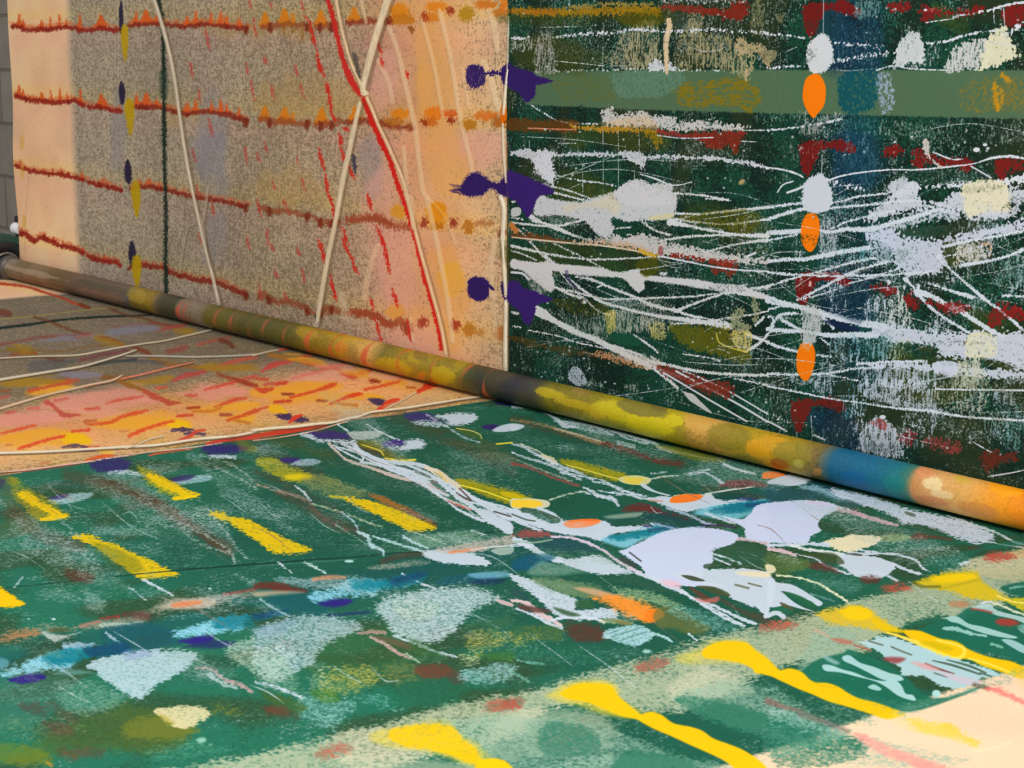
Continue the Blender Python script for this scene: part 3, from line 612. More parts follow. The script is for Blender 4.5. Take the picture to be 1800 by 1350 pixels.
P('920,380 980,340 1030,370 1000,440 940,430', (136, 36, 38), a=.85, g=.75, r=5); P('1100,400 1200,400 1330,430 1340,470 1260,510 1210,480 1100,440', (150, 60, 58), a=.85, g=.65, r=6); P('1490,520 1560,480 1640,510 1730,510 1740,560 1640,570 1540,630 1500,610', (110, 40, 28), a=.8, g=.8, r=5)
L('1540,665 1700,640 1787,620', 2, WH, g=.9); L('0,215 80,260 170,300', 2, WH, g=.7, r=3); L('0,280 60,310 130,350', 3, WH); L('320,375 400,410', 3, WH, g=.9); L('300,240 310,390', 2, WH, g=.7, a=.7)
L('1420,420 1560,500', 2, WH, g=.8); L('980,300 1100,330', 2, WH, g=.6)
scrub('0,90 150,100 150,300 0,240', (150, 170, 160), .2, k='f'); scrub('960,200 1250,240 1500,300 1400,420 1000,330', (140, 160, 140), .22, k='f'); scrub('1250,520 1480,600 1700,650 1787,680 1787,740 1500,680 1250,600', (140, 150, 130), .22, k='f')
K(900, 340, 'V')
# white field under the violet blots
P('170,40 200,10 260,30 350,50 490,60 520,45 600,20 700,-10 850,-100 1000,-50 1130,0 1145,80 1120,160 1060,185 900,190 800,195 720,170 690,180 700,220 715,240 690,300 620,300 560,240 510,190 430,170 300,150 160,150', (208, 208, 212), a=.95, g=.98, r=2, rk='f')
P('380,110 480,70 600,30 700,20 740,90 700,130 500,100', (222, 206, 160), a=.5, soft=12); P('960,160 1100,130 1140,150 1120,190 960,185', (222, 206, 130), a=.6, soft=6)
K(900, 0, 'V'); P('720,1345 780,1300 850,1255 900,1300 1000,1280 1110,1290 1120,1345 1130,1420 800,1440', (208, 206, 210), a=.95, g=.96, r=2, rk='f'); scrub('310,1290 480,1290 700,1340 700,1390 320,1370', (90, 84, 20), .35)
K(900, 340, 'V')
P('0,105 60,100 60,150 0,160', (206, 208, 210), a=.9); scrub('200,150 400,150 470,190 350,215 230,190', (180, 180, 176), .4, k='f')
for q, w_ in (('230,-60 400,-20 560,40', [2, 2.5, 2]), ('300,-5 400,20 500,45', 3), ('0,200 150,220 330,225 440,200 520,180', [3, 3.5, 4, 3.5, 4]), ('0,170 80,180', 2), ('130,160 250,220 400,280 560,330', [8, 4, 4, 3]), ('150,190 300,230 430,290', 4), ('0,225 80,280 180,390 240,450 300,480', [2, 3, 2.5, 3, 4]), ('80,240 200,330', 1.5), ('300,350 450,420 640,520', 1.5),
              ('0,365 150,400 300,430 450,450 600,460 800,455 1050,440', [4, 4, 3.6, 3, 3, 3, 3]), ('0,400 100,430 180,470', 2), ('240,430 300,490', 4), ('140,150 60,60 0,60', 3), ('1140,140 1300,145 1500,125 1787,95', [5, 3.6, 4, 5]), ('1130,180 1300,200 1450,215 1600,205 1787,180', [5, 3, 3, 3.4, 4]),
              ('1100,200 1250,230 1400,260 1600,290 1787,295', [12, 5, 4, 5, 9]), ('1040,330 1250,300 1500,290 1650,290', [4, 4, 4, 6]), ('1350,410 1500,370 1650,340 1787,325', [2, 3, 4, 6]), ('720,245 830,235', 2), ('900,190 980,250 1100,290', 3), ('1130,0 1300,10 1500,45', [3, 3, 4]), ('1350,35 1520,50', 2),
              ('300,655 450,690 640,735 850,735 1100,725 1300,715 1500,690', [3.5, 3, 3, 3, 3, 3, 3]), ('1150,820 1300,760 1500,695 1787,650', [6, 4, 4, 6]), ('350,560 450,680 520,760', 2), ('450,580 560,600 700,660 850,720 980,780 1150,820 1300,870', [2, 4, 4, 5, 6, 5, 4]),
              ('400,590 520,690 640,760 850,820 1050,860 1200,880 1350,900 1520,930', [3, 4, 5, 5, 6, 8, 9, 12]), ('1120,910 1250,905 1350,895', [3, 4, 3]), ('310,655 400,700 480,730', 4), ('500,720 600,820 700,850', 2), ('1340,900 1500,870 1650,850 1787,820', [3, 2.4, 3, 3]), ('1130,800 1200,840 1300,860 1500,900', 3),
              ('1700,920 1760,860', 5), ('1640,980 1787,1040', [6, 5]), ('1640,1100 1720,1050 1787,980', [4, 5, 4]),
              ('140,800 200,830 300,890 420,960 560,1010 700,1080 850,1150 1000,1220', [12, 18, 9, 9, 10, 10, 10, 8]), ('170,800 300,880 420,940 560,1020', 4), ('110,955 300,990 450,1040 640,1080', 1.8), ('0,925 60,935', 2), ('0,830 40,840', 4), ('850,990 960,1060 1020,1110', [3, 4, 2]),
              ('950,1170 1100,1200 1300,1240 1500,1260 1787,1270', [6, 5, 5, 4.6, 5]), ('1000,1230 1120,1320 1160,1360', 5), ('1010,1215 1200,1290 1400,1370', 4.5), ('1200,1240 1350,1300 1450,1380', 2.6), ('1550,1290 1787,1340', 2), ('1200,1120 1400,1150 1450,1170', 2.2), ('700,1060 900,1130', 4), ('500,1110 640,1140', 2)):
    L(q, w_, (212, 214, 216), g=.99, r=1.2, rk='f')
P('640,420 900,440 1000,440 1000,460 850,400 600,360', (30, 48, 30), a=.2)
P('0,280 200,290 400,330 560,345 560,360 400,345 200,335 0,300', (110, 62, 24), a=.9, g=.9, r=4); L('0,215 30,260', 10, (190, 120, 60), r=2); L('0,305 200,325 400,345 600,360 860,400 1000,440', [2, 3, 3, 3, 3, 3], (216, 200, 176))
P('560,320 700,300 800,300 900,280 1000,310 1100,340 1250,380 1400,400 1580,430 1700,460 1787,460 1787,480 1600,485 1450,480 1200,440 1030,430 960,430 850,390 700,365 560,350 440,340', (212, 204, 202), a=.93, g=.9, r=5)
P('430,340 600,320 700,330 850,360 960,400 900,410 760,380 600,360', (206, 150, 100), a=.6, g=.7, soft=5, r=4); L('890,400 1000,435', 6, (206, 160, 20), g=.8, r=3); L('1120,430 1300,460 1420,480 1540,500', [4, 5, 8, 10], (140, 42, 28), g=.9, r=4); P('1430,490 1560,480 1560,560 1520,590 1480,560 1400,550', (140, 44, 26), a=.9, g=.7, r=6)
L('1050,440 1200,470 1400,510 1600,535 1787,545', [3, 3, 3, 3, 3.5], WH, g=.98); E(1040, 400, 20, 36, (150, 50, 50), a=.7, g=.8)
L('1640,440 1700,415', 4, WH); P('1000,370 1200,300 1500,310 1787,330 1787,440 1500,400 1250,360', (150, 150, 110), a=.6, g=.3, r=5)
# the main white branch
P('0,460 80,470 200,480 250,470 330,490 450,500 560,510 640,520 700,540 780,550 870,530 920,570 1000,575 1150,590 1300,600 1450,630 1600,640 1700,680 1787,710 1787,745 1650,720 1500,690 1350,665 1200,640 1000,615 930,610 930,660 890,690 850,670 810,620 760,590 640,580 500,570 380,560 290,545 305,640 280,690 240,670 150,600 80,540 0,520', (214, 212, 214), a=.97, r=1.5, rk='f')
E(885, 535, 14, 14, WH); E(1060, 560, 26, 12, WH, g=.8); L('120,600 80,560 0,550', 4, WH); scrub('100,560 200,620 250,700 160,680', (180, 176, 170), .5)
L('390,545 400,600 440,650', 8, (64, 60, 110), a=.6, soft=4, g=.7); L('1600,645 1640,635', 3, WH); L('600,655 630,640', 3, WH); E(505, 760, 18, 12, WH); L('1700,520 1787,600', 6, WH, a=.7, g=.4)
scrub('640,760 1000,730 1150,800 1100,860 900,840 700,800', (196, 192, 190), .42, k='f'); scrub('220,800 420,840 640,810 650,1040 560,1000 400,920', (186, 186, 176), .45); scrub('700,820 860,820 1000,870 1110,880 1100,940 900,980 720,960', (200, 194, 180), .6)
P('650,830 720,820 720,950 670,980 655,900', (216, 196, 110), a=.85, g=.75, gk='s'); scrub('950,900 1060,920 1060,1010 970,1000', (206, 190, 110), .55)
P('1100,930 1280,920 1450,930 1530,960 1560,1060 1650,1110 1640,1180 1400,1120 1200,1060', (112, 104, 14), a=.75, g=.85, soft=5, r=5); P('1530,960 1660,960 1670,1080 1640,1110 1560,1070', (216, 196, 110), a=.85, g=.7, gk='s'); L('1430,975 1450,1040 1540,1080 1640,1110', 2, (214, 194, 90))
P('280,720 600,760 700,830 500,850 300,800', (84, 84, 16), a=.6, g=.7, soft=8)
P('870,480 1010,450 1010,540 920,570', (96, 92, 10), a=.6, g=.8, soft=6); P('1130,160 1700,110 1700,270 1500,250 1200,190', (98, 92, 10), a=.65, g=.85, soft=6)
for q in ('1560,820 1600,790 1630,830 1600,880 1660,920 1650,960 1550,950 1520,900', '1680,760 1710,740 1720,840 1690,900'): P(q, (160, 160, 124), a=.85, g=.85, r=4)
P('700,980 860,990 900,1060 760,1060 690,1020', GN, a=.7, g=.7, soft=5)
P('0,990 300,1060 450,1080 640,1120 900,1200 850,1210 600,1160 300,1110 0,1030', (94, 62, 18), a=.7, g=.8, soft=6); P('560,1110 700,1120 900,1180 980,1220 900,1215 700,1170', (214, 150, 110), a=.8, g=.75, r=4)
P('700,1070 900,1130 1050,1170 1000,1225 850,1180', (216, 206, 200), a=.85, g=.8, r=4)
P('990,1200 1200,1240 1400,1310 1540,1345 1500,1400 1300,1340 1100,1280', (130, 48, 34), a=.85, g=.85, r=5)
scrub('0,840 60,850 200,880 450,900 560,1010 400,1000 100,920', (150, 170, 160), .2, k='f')
P('390,1290 420,1210 460,1215 500,1260 520,1330 460,1345', (186, 196, 208), a=.85, g=.75); scrub('0,1200 160,1230 370,1280 620,1330 620,1350 300,1290', (170, 190, 180), .45)
scrub('1100,1130 1400,1150 1787,1180 1787,1240 1400,1240', (150, 160, 140), .25, k='f'); scrub('1000,520 1300,560 1500,590 1787,560 1787,650 1500,620 1200,590', (120, 150, 130), .2, k='f')
K(900, 670, 'V')
P('1060,-20 1120,20 1200,70 1270,90 1320,140 1400,220 1370,215 1290,165 1240,130 1180,60', (204, 204, 202), a=.95)
L('1060,-60 1200,20 1400,140 1640,280', 3, WH); L('1150,-70 1400,60 1600,170 1787,285', 3.4, WH); L('1300,-30 1500,60 1787,230', 2.6, WH)
P('1180,-30 1400,0 1540,20 1530,120 1450,100 1300,60', (122, 44, 30), a=.85, g=.8, r=5); L('540,40 900,130', 12, (150, 170, 160), a=.8, g=.3)
scrub('780,30 860,20 900,90 820,80', (200, 194, 180), .5)
# fine flung threads and flecks
K(0, 0, 'V', 1.0)
rf = np.random.RandomState(11)
for i in range(110):
    x, y = rf.uniform(900, 1790), rf.choice([rf.uniform(330, 640), rf.uniform(330, 780), rf.uniform(20, 780)]); l_ = rf.uniform(40, 240); a_ = rf.choice([rf.normal(.25, .12), rf.normal(-.18, .08)]) if y > 320 else rf.normal(.02, .05); c_ = rf.normal(0, 10)
    if 120 < y < 212: continue
    L([(x, y), (x+l_/2, y+l_*a_/2+c_), (x+l_, y+l_*a_)], [.8, rf.uniform(.9, 2.2), .6], (200, 206, 212), a=.8, g=rf.uniform(.5, .95), soft=1)
for i in range(420):
    x, y = rf.uniform(900, 1795), rf.uniform(0, 830)
    if not 118 < y < 214: E(x, y, rf.uniform(.8, 2.4), rf.uniform(.8, 2.2), (196, 202, 204), a=.8, soft=1)
for i in range(34):
    x, y = rf.uniform(1440, 1790), rf.uniform(330, 780); w_, h_ = rf.uniform(20, 60), rf.uniform(12, 40)
    P([(x, y), (x+w_, y-4), (x+w_*1.1, y+h_), (x+w_*.1, y+h_*1.1)], (198, 206, 220), a=.75, g=rf.uniform(.2, .45), gk='s', soft=10, r=4)
for i in range(26):
    x, y = rf.uniform(900, 1440), rf.uniform(220, 700); w_, h_ = rf.uniform(30, 90), rf.uniform(12, 34)
    P([(x, y), (x+w_, y-4), (x+w_*1.1, y+h_), (x+w_*.1, y+h_*1.1)], (176, 182, 172), a=.7, g=rf.uniform(.12, .28), gk='s', soft=10, r=4)
for i in range(30):
    x, y = rf.uniform(900, 1790), rf.uniform(0, 800); w_, h_ = rf.uniform(40, 110), rf.uniform(10, 26)
    if not 100 < y < 214: P([(x, y), (x+w_, y), (x+w_, y+h_), (x, y+h_)], [(12, 24, 22), (64, 66, 22), (20, 70, 50)][i % 3], a=.4, g=.45, soft=8, r=4)
# violet blots on the green side
K(0, 0, 'V', 1.0)
P('893,112 905,118 925,124 940,130 943,152 940,170 925,180 915,166 893,150', PU, r=1.5, rk='f'); P('938,134 955,136 976,142 960,147 945,148', PU, r=2)
P('893,302 905,303 925,310 948,320 972,332 972,340 950,344 940,362 930,383 918,368 905,352 893,345', (56, 30, 108), r=1.5, rk='f')
P('893,500 900,494 912,494 920,505 940,512 970,524 968,530 945,536 941,550 931,570 920,566 914,548 893,530', (56, 30, 108), r=1.5, rk='f')

# ------------------------------------------------------------------ lying run, peach side
WT_ = (206, 216, 228)
K(0, 340, 'T')
L('-20,628 100,640 200,655 300,690 380,715 450,740 520,770 600,795', [5, 5, 4, 5, 4, 4, 4, 4], (196, 66, 34), a=.9, soft=1.5, r=1.2)
L('560,778 620,800', 7, (120, 56, 30), a=.8, soft=2)
P('0,810 60,820 90,845 60,865 0,850', (120, 52, 42), a=.7, soft=4)
L('-10,882 200,865 500,830 700,805 860,795', [2.5, 2, 2, 2, 1.5], (164, 148, 78), a=.85)
L('-10,948 200,922 400,892 700,868 1000,852 1060,848', [5, 5, 4, 4, 3, 3], (20, 40, 36), a=.92, r=1)
for q, w_, c in (('240,868 330,895 420,930 500,960 560,975', 4, (108, 56, 36)), ('760,800 880,850 1000,870 1100,905 1200,920', 3.5, (110, 58, 36)), ('1060,900 1180,925 1300,915', 3, (160, 62, 46)),
                 ('-10,1060 120,1040 300,1005 500,990 640,975', 4, (140, 70, 64)), ('540,1005 650,985', 4, (176, 78, 62)), ('800,940 950,920 1080,900', 3, (140, 70, 60)), ('1100,955 1200,935 1280,925', 5, (176, 74, 60)),
                 ('0,1110 200,1095 420,1110 640,1070 850,1050', 3, (130, 92, 50)), ('700,1000 800,1030 860,1060', 6, (150, 76, 30)), ('1380,1060 1500,1030 1600,1010', 5, (180, 84, 66)), ('1180,1105 1300,1075', 9, (150, 74, 62)), ('1540,1030 1600,1050 1620,1070', 9, (110, 52, 34)),
                 ('560,1165 680,1140 780,1120 900,1095', 6, (120, 62, 66)), ('330,1150 400,1170 440,1165', 6, (112, 60, 36)), ('940,1080 1000,1100 1040,1120', 8, (120, 52, 34)), ('500,1230 580,1260 700,1280 900,1290', 7, (140, 82, 30)), ('1060,1150 1180,1190 1330,1210 1500,1225', 6, (156, 96, 34)),
                 ('1530,1205 1650,1170 1787,1140', 7, (206, 84, 62)), ('1210,1312 1300,1275 1380,1260 1440,1240', [5, 9, 8, 4], (196, 66, 62)), ('1520,1265 1620,1300 1750,1340', 7, (150, 62, 34)), ('340,1330 440,1310 540,1300', 7, (204, 78, 44)), ('1560,1345 1787,1280', 6, (206, 78, 64)),
                 ('60,1090 160,1110 240,1115', 8, (140, 112, 30)), ('80,1130 200,1115 250,1125', 5, (150, 74, 34))):
    L(q, w_, c, a=.8, soft=3.5, r=2.2)
for q in ('240,1040 400,1005 560,985 700,990 540,1020 350,1040', '780,955 950,925 1100,935 1100,965 900,985 740,990', '420,1260 640,1240 700,1280 520,1300'): P(q, (136, 134, 150), a=.85, soft=6, r=2)
for q in ('660,1000 760,1010 860,1050 740,1050', '1220,960 1330,950 1360,990 1260,990', '0,1290 300,1280 500,1320 300,1345 0,1345', '1350,1200 1500,1190 1787,1200 1787,1240 1500,1230', '860,1320 1000,1300 1200,1290 1100,1345', '100,1060 220,1070 200,1110 120,1100'): P(q, (170, 128, 30), a=.85, soft=8, r=3)
for q in ('240,1170 420,1150 540,1170 400,1210 200,1240', '860,1160 1000,1155 1150,1180 1000,1190 800,1185'): P(q, (76, 82, 88), a=.6, soft=6)
L('640,1200 800,1175 950,1160', 5, (48, 60, 66), a=.7, soft=2)
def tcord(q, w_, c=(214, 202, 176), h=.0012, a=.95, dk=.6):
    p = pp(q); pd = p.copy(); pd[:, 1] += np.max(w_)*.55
    L([((x-ZT[0])*ZT[2], (y-ZT[1])*ZT[2]) for x, y in pd], np.max(w_)*.8, (70, 56, 40), a=dk, soft=2)  # shadow of the cord, painted as a dark line just below it
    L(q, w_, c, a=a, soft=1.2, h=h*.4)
    if h > .001: CORDS.append(('T', np.column_stack([p, np.full(len(p), w_, float) if np.ndim(w_) == 0 else np.interp(np.linspace(0, 1, len(p)), np.linspace(0, 1, len(w_)), w_)]), c))
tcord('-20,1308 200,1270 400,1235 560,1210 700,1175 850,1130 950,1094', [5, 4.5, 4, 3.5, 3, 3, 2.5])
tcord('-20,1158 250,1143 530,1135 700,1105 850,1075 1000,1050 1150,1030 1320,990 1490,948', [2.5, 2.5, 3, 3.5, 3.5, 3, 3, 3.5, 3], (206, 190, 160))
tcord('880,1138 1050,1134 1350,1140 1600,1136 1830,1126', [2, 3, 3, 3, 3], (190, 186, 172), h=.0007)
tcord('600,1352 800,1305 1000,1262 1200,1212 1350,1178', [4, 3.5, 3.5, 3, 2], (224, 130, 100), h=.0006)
K(450, 340, 'T')
tcord('-20,1135 60,1115 150,1095 240,1078', 3, (206, 190, 160), h=.0008)
L('160,1098 230,1078', 3, (214, 70, 50), soft=2)
for q, w_, c in (('40,1248 100,1210 170,1190 250,1180', [4, 9, 8, 3], (206, 70, 60)), ('260,1165 340,1140 390,1125', 6, (210, 92, 60)), ('100,1130 250,1160 330,1165', 8, (170, 110, 40)), ('330,1185 420,1205 480,1220 560,1230 600,1250', [7, 8, 10, 9, 5], (180, 74, 46)), ('460,1225 580,1205 620,1195', 5, (210, 80, 64)),
                 ('600,1265 660,1280 700,1285', [6, 11, 5], (200, 60, 40)), ('250,1302 360,1270 480,1250', [4, 6, 3], (206, 70, 58)), ('720,1260 800,1240', 5, (206, 70, 44)), ('800,1310 860,1320', 6, (160, 60, 40)), ('950,1310 1020,1290', 4, (206, 90, 50)), ('60,1342 200,1325', 5, (200, 80, 60)), ('1180,1345 1260,1325', 7, (216, 60, 30))):
    L(q, w_, c, a=.88, soft=2.5, r=1.8)
for q in ('220,1150 420,1160 500,1210 330,1190', '600,1230 780,1245 760,1280 640,1270', '880,1320 1000,1300 1060,1330 950,1345', '180,1110 300,1110 330,1140 220,1140'): P(q, (230, 158, 46), a=.85, soft=6)
for q in ('240,1270 500,1250 640,1300 500,1330 260,1330', '420,1210 640,1190 700,1230 560,1250', '860,1250 1000,1270 1000,1300 860,1290'): P(q, (228, 160, 140), a=.6, soft=8)
K(0, 670, 'T')
for q in ('300,150 640,60 1000,40 1140,150 1000,160 760,240 560,250 330,190', '0,240 300,180 450,250 300,310 0,340', '1200,80 1600,30 1700,100 1400,130'): P(q, (230, 150, 130), a=.85, soft=12)
for q in ('600,300 900,240 1150,220 1330,290 1250,330 900,330 700,320', '0,400 250,340 440,330 560,350 620,430 400,450 0,440', '1330,200 1600,150 1787,140 1787,200 1500,230', '1600,250 1750,240 1760,290 1640,290', '200,60 500,40 440,90 200,110'): P(q, (238, 166, 46), a=.95, soft=9, r=3)
P('1180,280 1290,285 1340,330 1250,345 1170,320', (244, 190, 10), a=.9, soft=3, r=2); P('440,370 560,365 640,430 520,440 440,430', (244, 190, 10), a=.85, soft=4, r=2); P('680,480 800,490 740,515', (240, 186, 50), a=.8, soft=3)
for q, w_, c in (('0,80 60,70', 5, (150, 90, 50)), ('200,75 350,40 500,10', 6, (200, 82, 44)), ('-10,122 60,110', 5, (190, 90, 70)), ('820,-10 900,30 1000,62', [6, 8, 7], (150, 96, 30)), ('1000,65 1060,100 1130,125 1180,150 1250,150', [6, 11, 9, 10, 4], (184, 74, 48)), ('1090,50 1160,45', 4, (210, 80, 54)),
                 ('320,150 360,165 400,200 450,235 560,232', [8, 7, 6, 9, 3], (190, 78, 60)), ('380,140 470,125', 3.5, (206, 96, 80)), ('740,155 850,130 1000,105', [3, 5, 3], (208, 84, 60)), ('600,195 690,188', 4.5, (206, 80, 60)), ('40,225 100,212', 4, (208, 90, 80)), ('190,190 270,188', 4, (214, 96, 86)),
                 ('640,300 760,290 850,250 940,225 1030,205', [4, 6, 6, 8, 3], (218, 80, 34)), ('-10,375 80,350 160,330 250,305', [3, 4, 6, 4], (220, 80, 42)), ('1430,65 1530,40 1640,10', [3, 5, 4], (212, 76, 54)), ('1300,100 1370,102', 5, (200, 84, 60)), ('1500,180 1560,160 1630,135 1720,122', [3, 5, 7, 3], (210, 76, 44)),
                 ('1310,188 1390,184', 5, (168, 56, 34)), ('1350,210 1480,210 1540,185', 6, (206, 120, 40)), ('1240,248 1340,240', 5, (206, 64, 36)), ('590,278 670,272', 4, (190, 86, 50)), ('500,352 620,340', [4, 6], (218, 76, 40)), ('840,350 900,350', 3, (206, 130, 80)), ('900,385 960,360 1040,330 1120,305 1210,285', [5, 7, 6, 6, 5], (222, 74, 36)),
                 ('130,475 220,450 320,415 450,385', [4, 5, 6, 5], (222, 74, 40)), ('1540,238 1610,240', [6, 7], (168, 74, 50)), ('1590,280 1680,250 1787,210', [6, 6, 8], (208, 70, 34)), ('1640,280 1740,300', 6, (196, 120, 40)), ('1640,-10 1720,20 1787,40', [6, 9, 8], (160, 64, 40)), ('570,460 690,460', 3, (210, 90, 50)), ('280,575 340,568', 4, (206, 120, 70)), ('40,450 80,450', 3, (200, 120, 70)), ('640,305 600,295', 5, (200, 96, 40))):
    L(q, w_, c, a=.88, soft=2.4, r=1.6)
P('0,500 300,500 640,480 900,500 700,540 300,580 0,620', (196, 164, 120), a=.5, g=.5, soft=6)
L('1200,350 1280,345 1350,350', [5, 8, 5], (62, 48, 86), a=.95, soft=2, r=1.5, g=.93); L('1290,375 1350,370 1430,380', [5, 6, 6], (66, 50, 92), a=.95, soft=2, r=1.5, g=.9); L('440,465 520,455 600,465', [4, 7, 5], (84, 62, 84), a=.95, soft=2, r=1.5, g=.85); L('560,490 660,490', 3, (110, 76, 80), a=.8, soft=2)
L('1240,420 1320,395 1370,360 1430,350', [2, 7, 6, 4], (210, 74, 50), a=.9, soft=2)
L('1440,445 1560,420 1700,405 1800,400', [4, 7, 8, 8], (212, 62, 44), a=.95, soft=1.5); L('1040,520 1150,495 1340,475', [3, 5, 3], (210, 92, 60), a=.9, soft=2); L('600,555 720,525 800,525', [4, 6, 3], (226, 84, 30), a=.9, soft=2); L('180,625 350,602 550,578', [3, 5, 3], (184, 84, 66), a=.8, soft=2); L('0,640 180,625', 2, (180, 60, 50), a=.8)
tcord('-20,200 150,150 330,100 500,60 640,25 780,-5 850,-40', [4, 4, 3.5, 4, 4, 4, 3], (220, 186, 150))
tcord('-20,505 200,500 420,490 640,475 850,462 1100,448 1350,415 1500,402 1640,390 1800,358', [4, 4, 4, 4, 4, 4, 4, 5, 4, 4], (230, 214, 186))
tcord('880,470 950,450 1040,410 1140,390', 2.4, (222, 196, 160), h=.0006)
tcord('-20,634 200,616 420,588 640,560 820,530 950,515', [2, 2.4, 2.4, 3, 2.6, 2], (228, 190, 170), h=.0008)
tcord('900,515 1100,490 1380,462 1550,438', [1.5, 2, 2.5, 1.5], (220, 190, 160), h=.0007)
K(450, 670, 'T')
for q in ('0,60 200,20 560,0 600,60 300,120 0,130', '100,120 400,110 700,90 740,130 400,150 200,170'): P(q, (238, 164, 50), a=.95, soft=9)
P('90,170 160,170 220,230 130,232 80,200', (240, 180, 20), a=.85, soft=3); P('760,90 850,95 890,122 800,125', (238, 170, 30), a=.8, soft=3)
for q, w_, c in (('0,60 60,70 120,55', [5, 10, 4], (206, 70, 44)), ('140,25 210,15', 6, (206, 70, 44)), ('240,120 350,90 420,70 520,35 560,20', [5, 5, 6, 8, 3], (216, 74, 36)), ('185,95 260,95', 5, (150, 60, 36)), ('130,152 240,144', 6, (200, 64, 36)), ('-10,215 80,185', [7, 4], (210, 84, 50)), ('520,165 600,130 680,100 740,90', [4, 5, 8, 4], (222, 64, 28)), ('540,150 620,170 700,175', 6, (206, 120, 34)),
                 ('430,142 490,144', 5, (160, 84, 44)), ('760,62 880,35 1000,5', [5, 5, 4], (216, 80, 34)), ('800,8 850,6', 5, (150, 60, 30)), ('1130,75 1180,50 1270,20', [7, 8, 8], (216, 56, 24)), ('1055,45 1110,48', 4, (180, 90, 40)), ('0,-10 80,-5', 5, (200, 80, 50)), ('1330,135 1380,145 1420,120', 4, (190, 110, 50)), ('720,245 800,235 850,215', 4, (170, 100, 60))):
    L(q, w_, c, a=.9, soft=2, r=1.5)
for q in ('130,240 200,236 250,240 240,280 170,270', '270,260 330,255 370,285 300,296 240,285', '780,130 840,122 890,125 900,150 860,175 810,155', '870,150 905,150 880,178'): P(q, (66, 46, 84), a=.95, soft=2, r=2)
L('230,300 270,265 320,245', [3, 8, 4], (220, 60, 40), a=.95); L('830,220 880,195 930,150 995,135', [4, 10, 9, 7], (224, 58, 26), a=.95)
P('620,210 740,200 760,240 640,260 560,270', (206, 172, 128), a=.7, g=.7, soft=4); P('880,180 1100,100 1300,70 1340,140 1000,190', (206, 176, 130), a=.6, g=.7, soft=5)
L('-20,395 120,372 260,350 400,325 490,318', [7, 9, 9, 8, 4], (206, 60, 36), a=.95, soft=1.5)
L('-20,408 0,405 130,385', 4, (180, 90, 60), a=.7)
tcord('-20,352 120,335 260,325 400,308 540,295 640,270 720,255 800,225 900,210 1050,190 1200,165 1330,145 1480,120 1640,98', [5, 5, 5, 5, 4, 3.5, 3.5, 4, 4, 4, 3.6, 3.4, 3.4, 3], (236, 218, 186))
tcord('-20,424 150,402 300,375 430,348 560,310 640,290', [2, 2, 2.4, 2.6, 2, 2], (228, 180, 150), h=.0008)
tcord('690,272 850,255 1020,235', [1, 2, 1], (200, 150, 120), h=.0006)
tcord('900,200 980,160 1050,120 1120,80', 2.5, (222, 192, 150), h=.0007)

# ------------------------------------------------------------------ lying run, green side
def wp(q, g=None, a=.93, **k):
    k.setdefault('r', 3); P(q, WT_, a=a, g=g, **k)
def wl(q, w_, g=None, a=.95, c=None, **k):
    k.setdefault('r', 1.2); L(q, w_, c or WT_, a=a, g=g, **k)
def sc_(q, cov=.3, c=(150, 176, 168), **k):
    k.setdefault('soft', 12); k.setdefault('r', 6); P(q, c, a=.8, g=cov, gk='m', **k)
def br(q, c=(96, 72, 40), a=.6, s_=16): P(q, c, a=a, soft=s_, r=5)
K(0, 0, 'T', 1.0)
# broad tinted columns and the washed grey-green band in the foreground
P('-40,1440 450,1322 600,1290 900,1217 1120,1160 1350,1098 1500,1060 1677,1003 1860,948 1860,1010 1700,1085 1640,1080 1500,1150 1400,1165 1330,1200 1200,1250 1000,1240 900,1290 700,1350 600,1400', (188, 194, 160), a=.88, g=.98, soft=14, r=9)
for q in ('880,1260 1000,1240 1100,1290 1000,1330 860,1330', '600,1330 760,1330 900,1360 700,1400', '1180,1200 1260,1180 1330,1220 1200,1240', '560,1310 700,1280 760,1310 640,1340'): P(q, (222, 212, 180), a=.5, soft=16, r=5)
for q in ('760,1270 980,1260 1130,1300 1240,1370 900,1390 800,1340', '1180,1230 1330,1200 1500,1290 1700,1340 1500,1350 1330,1290', '1430,1120 1500,1120 1480,1190 1400,1200', '1000,1330 1260,1340 1300,1400 900,1400'): P(q, (150, 184, 160), a=.8, g=.7, soft=12, r=6)
for q in ('960,1270 1040,1280 1050,1320 960,1330', '1190,1230 1250,1225 1400,1270 1520,1310 1400,1320 1260,1270', '1360,1260 1480,1290 1520,1330 1370,1350', '1350,1270 1400,1262 1400,1300', '1100,1320 1220,1340 1200,1380 1080,1370'): P(q, (30, 110, 84), a=.75, g=.85, soft=10, r=6)
P('1395,1205 1430,1165 1480,1150 1500,1145 1580,1180 1640,1230 1730,1205 1690,1225 1600,1255 1540,1240 1450,1215', (26, 106, 82), a=.9, soft=4)
P('1600,1120 1680,1085 1720,1070 1860,1110 1860,1190 1780,1160 1700,1140', (26, 104, 82), a=.9, soft=4)
br('560,1130 700,1100 760,1150 640,1200 540,1190', (60, 96, 44), .5); br('220,1240 330,1270 300,1320 120,1330 60,1350 0,1340 120,1280', (84, 106, 40), .55); br('700,1200 860,1180 800,1230 640,1250', (26, 116, 88), .5); br('0,1200 120,1190 100,1260 0,1280', (60, 116, 96), .5)
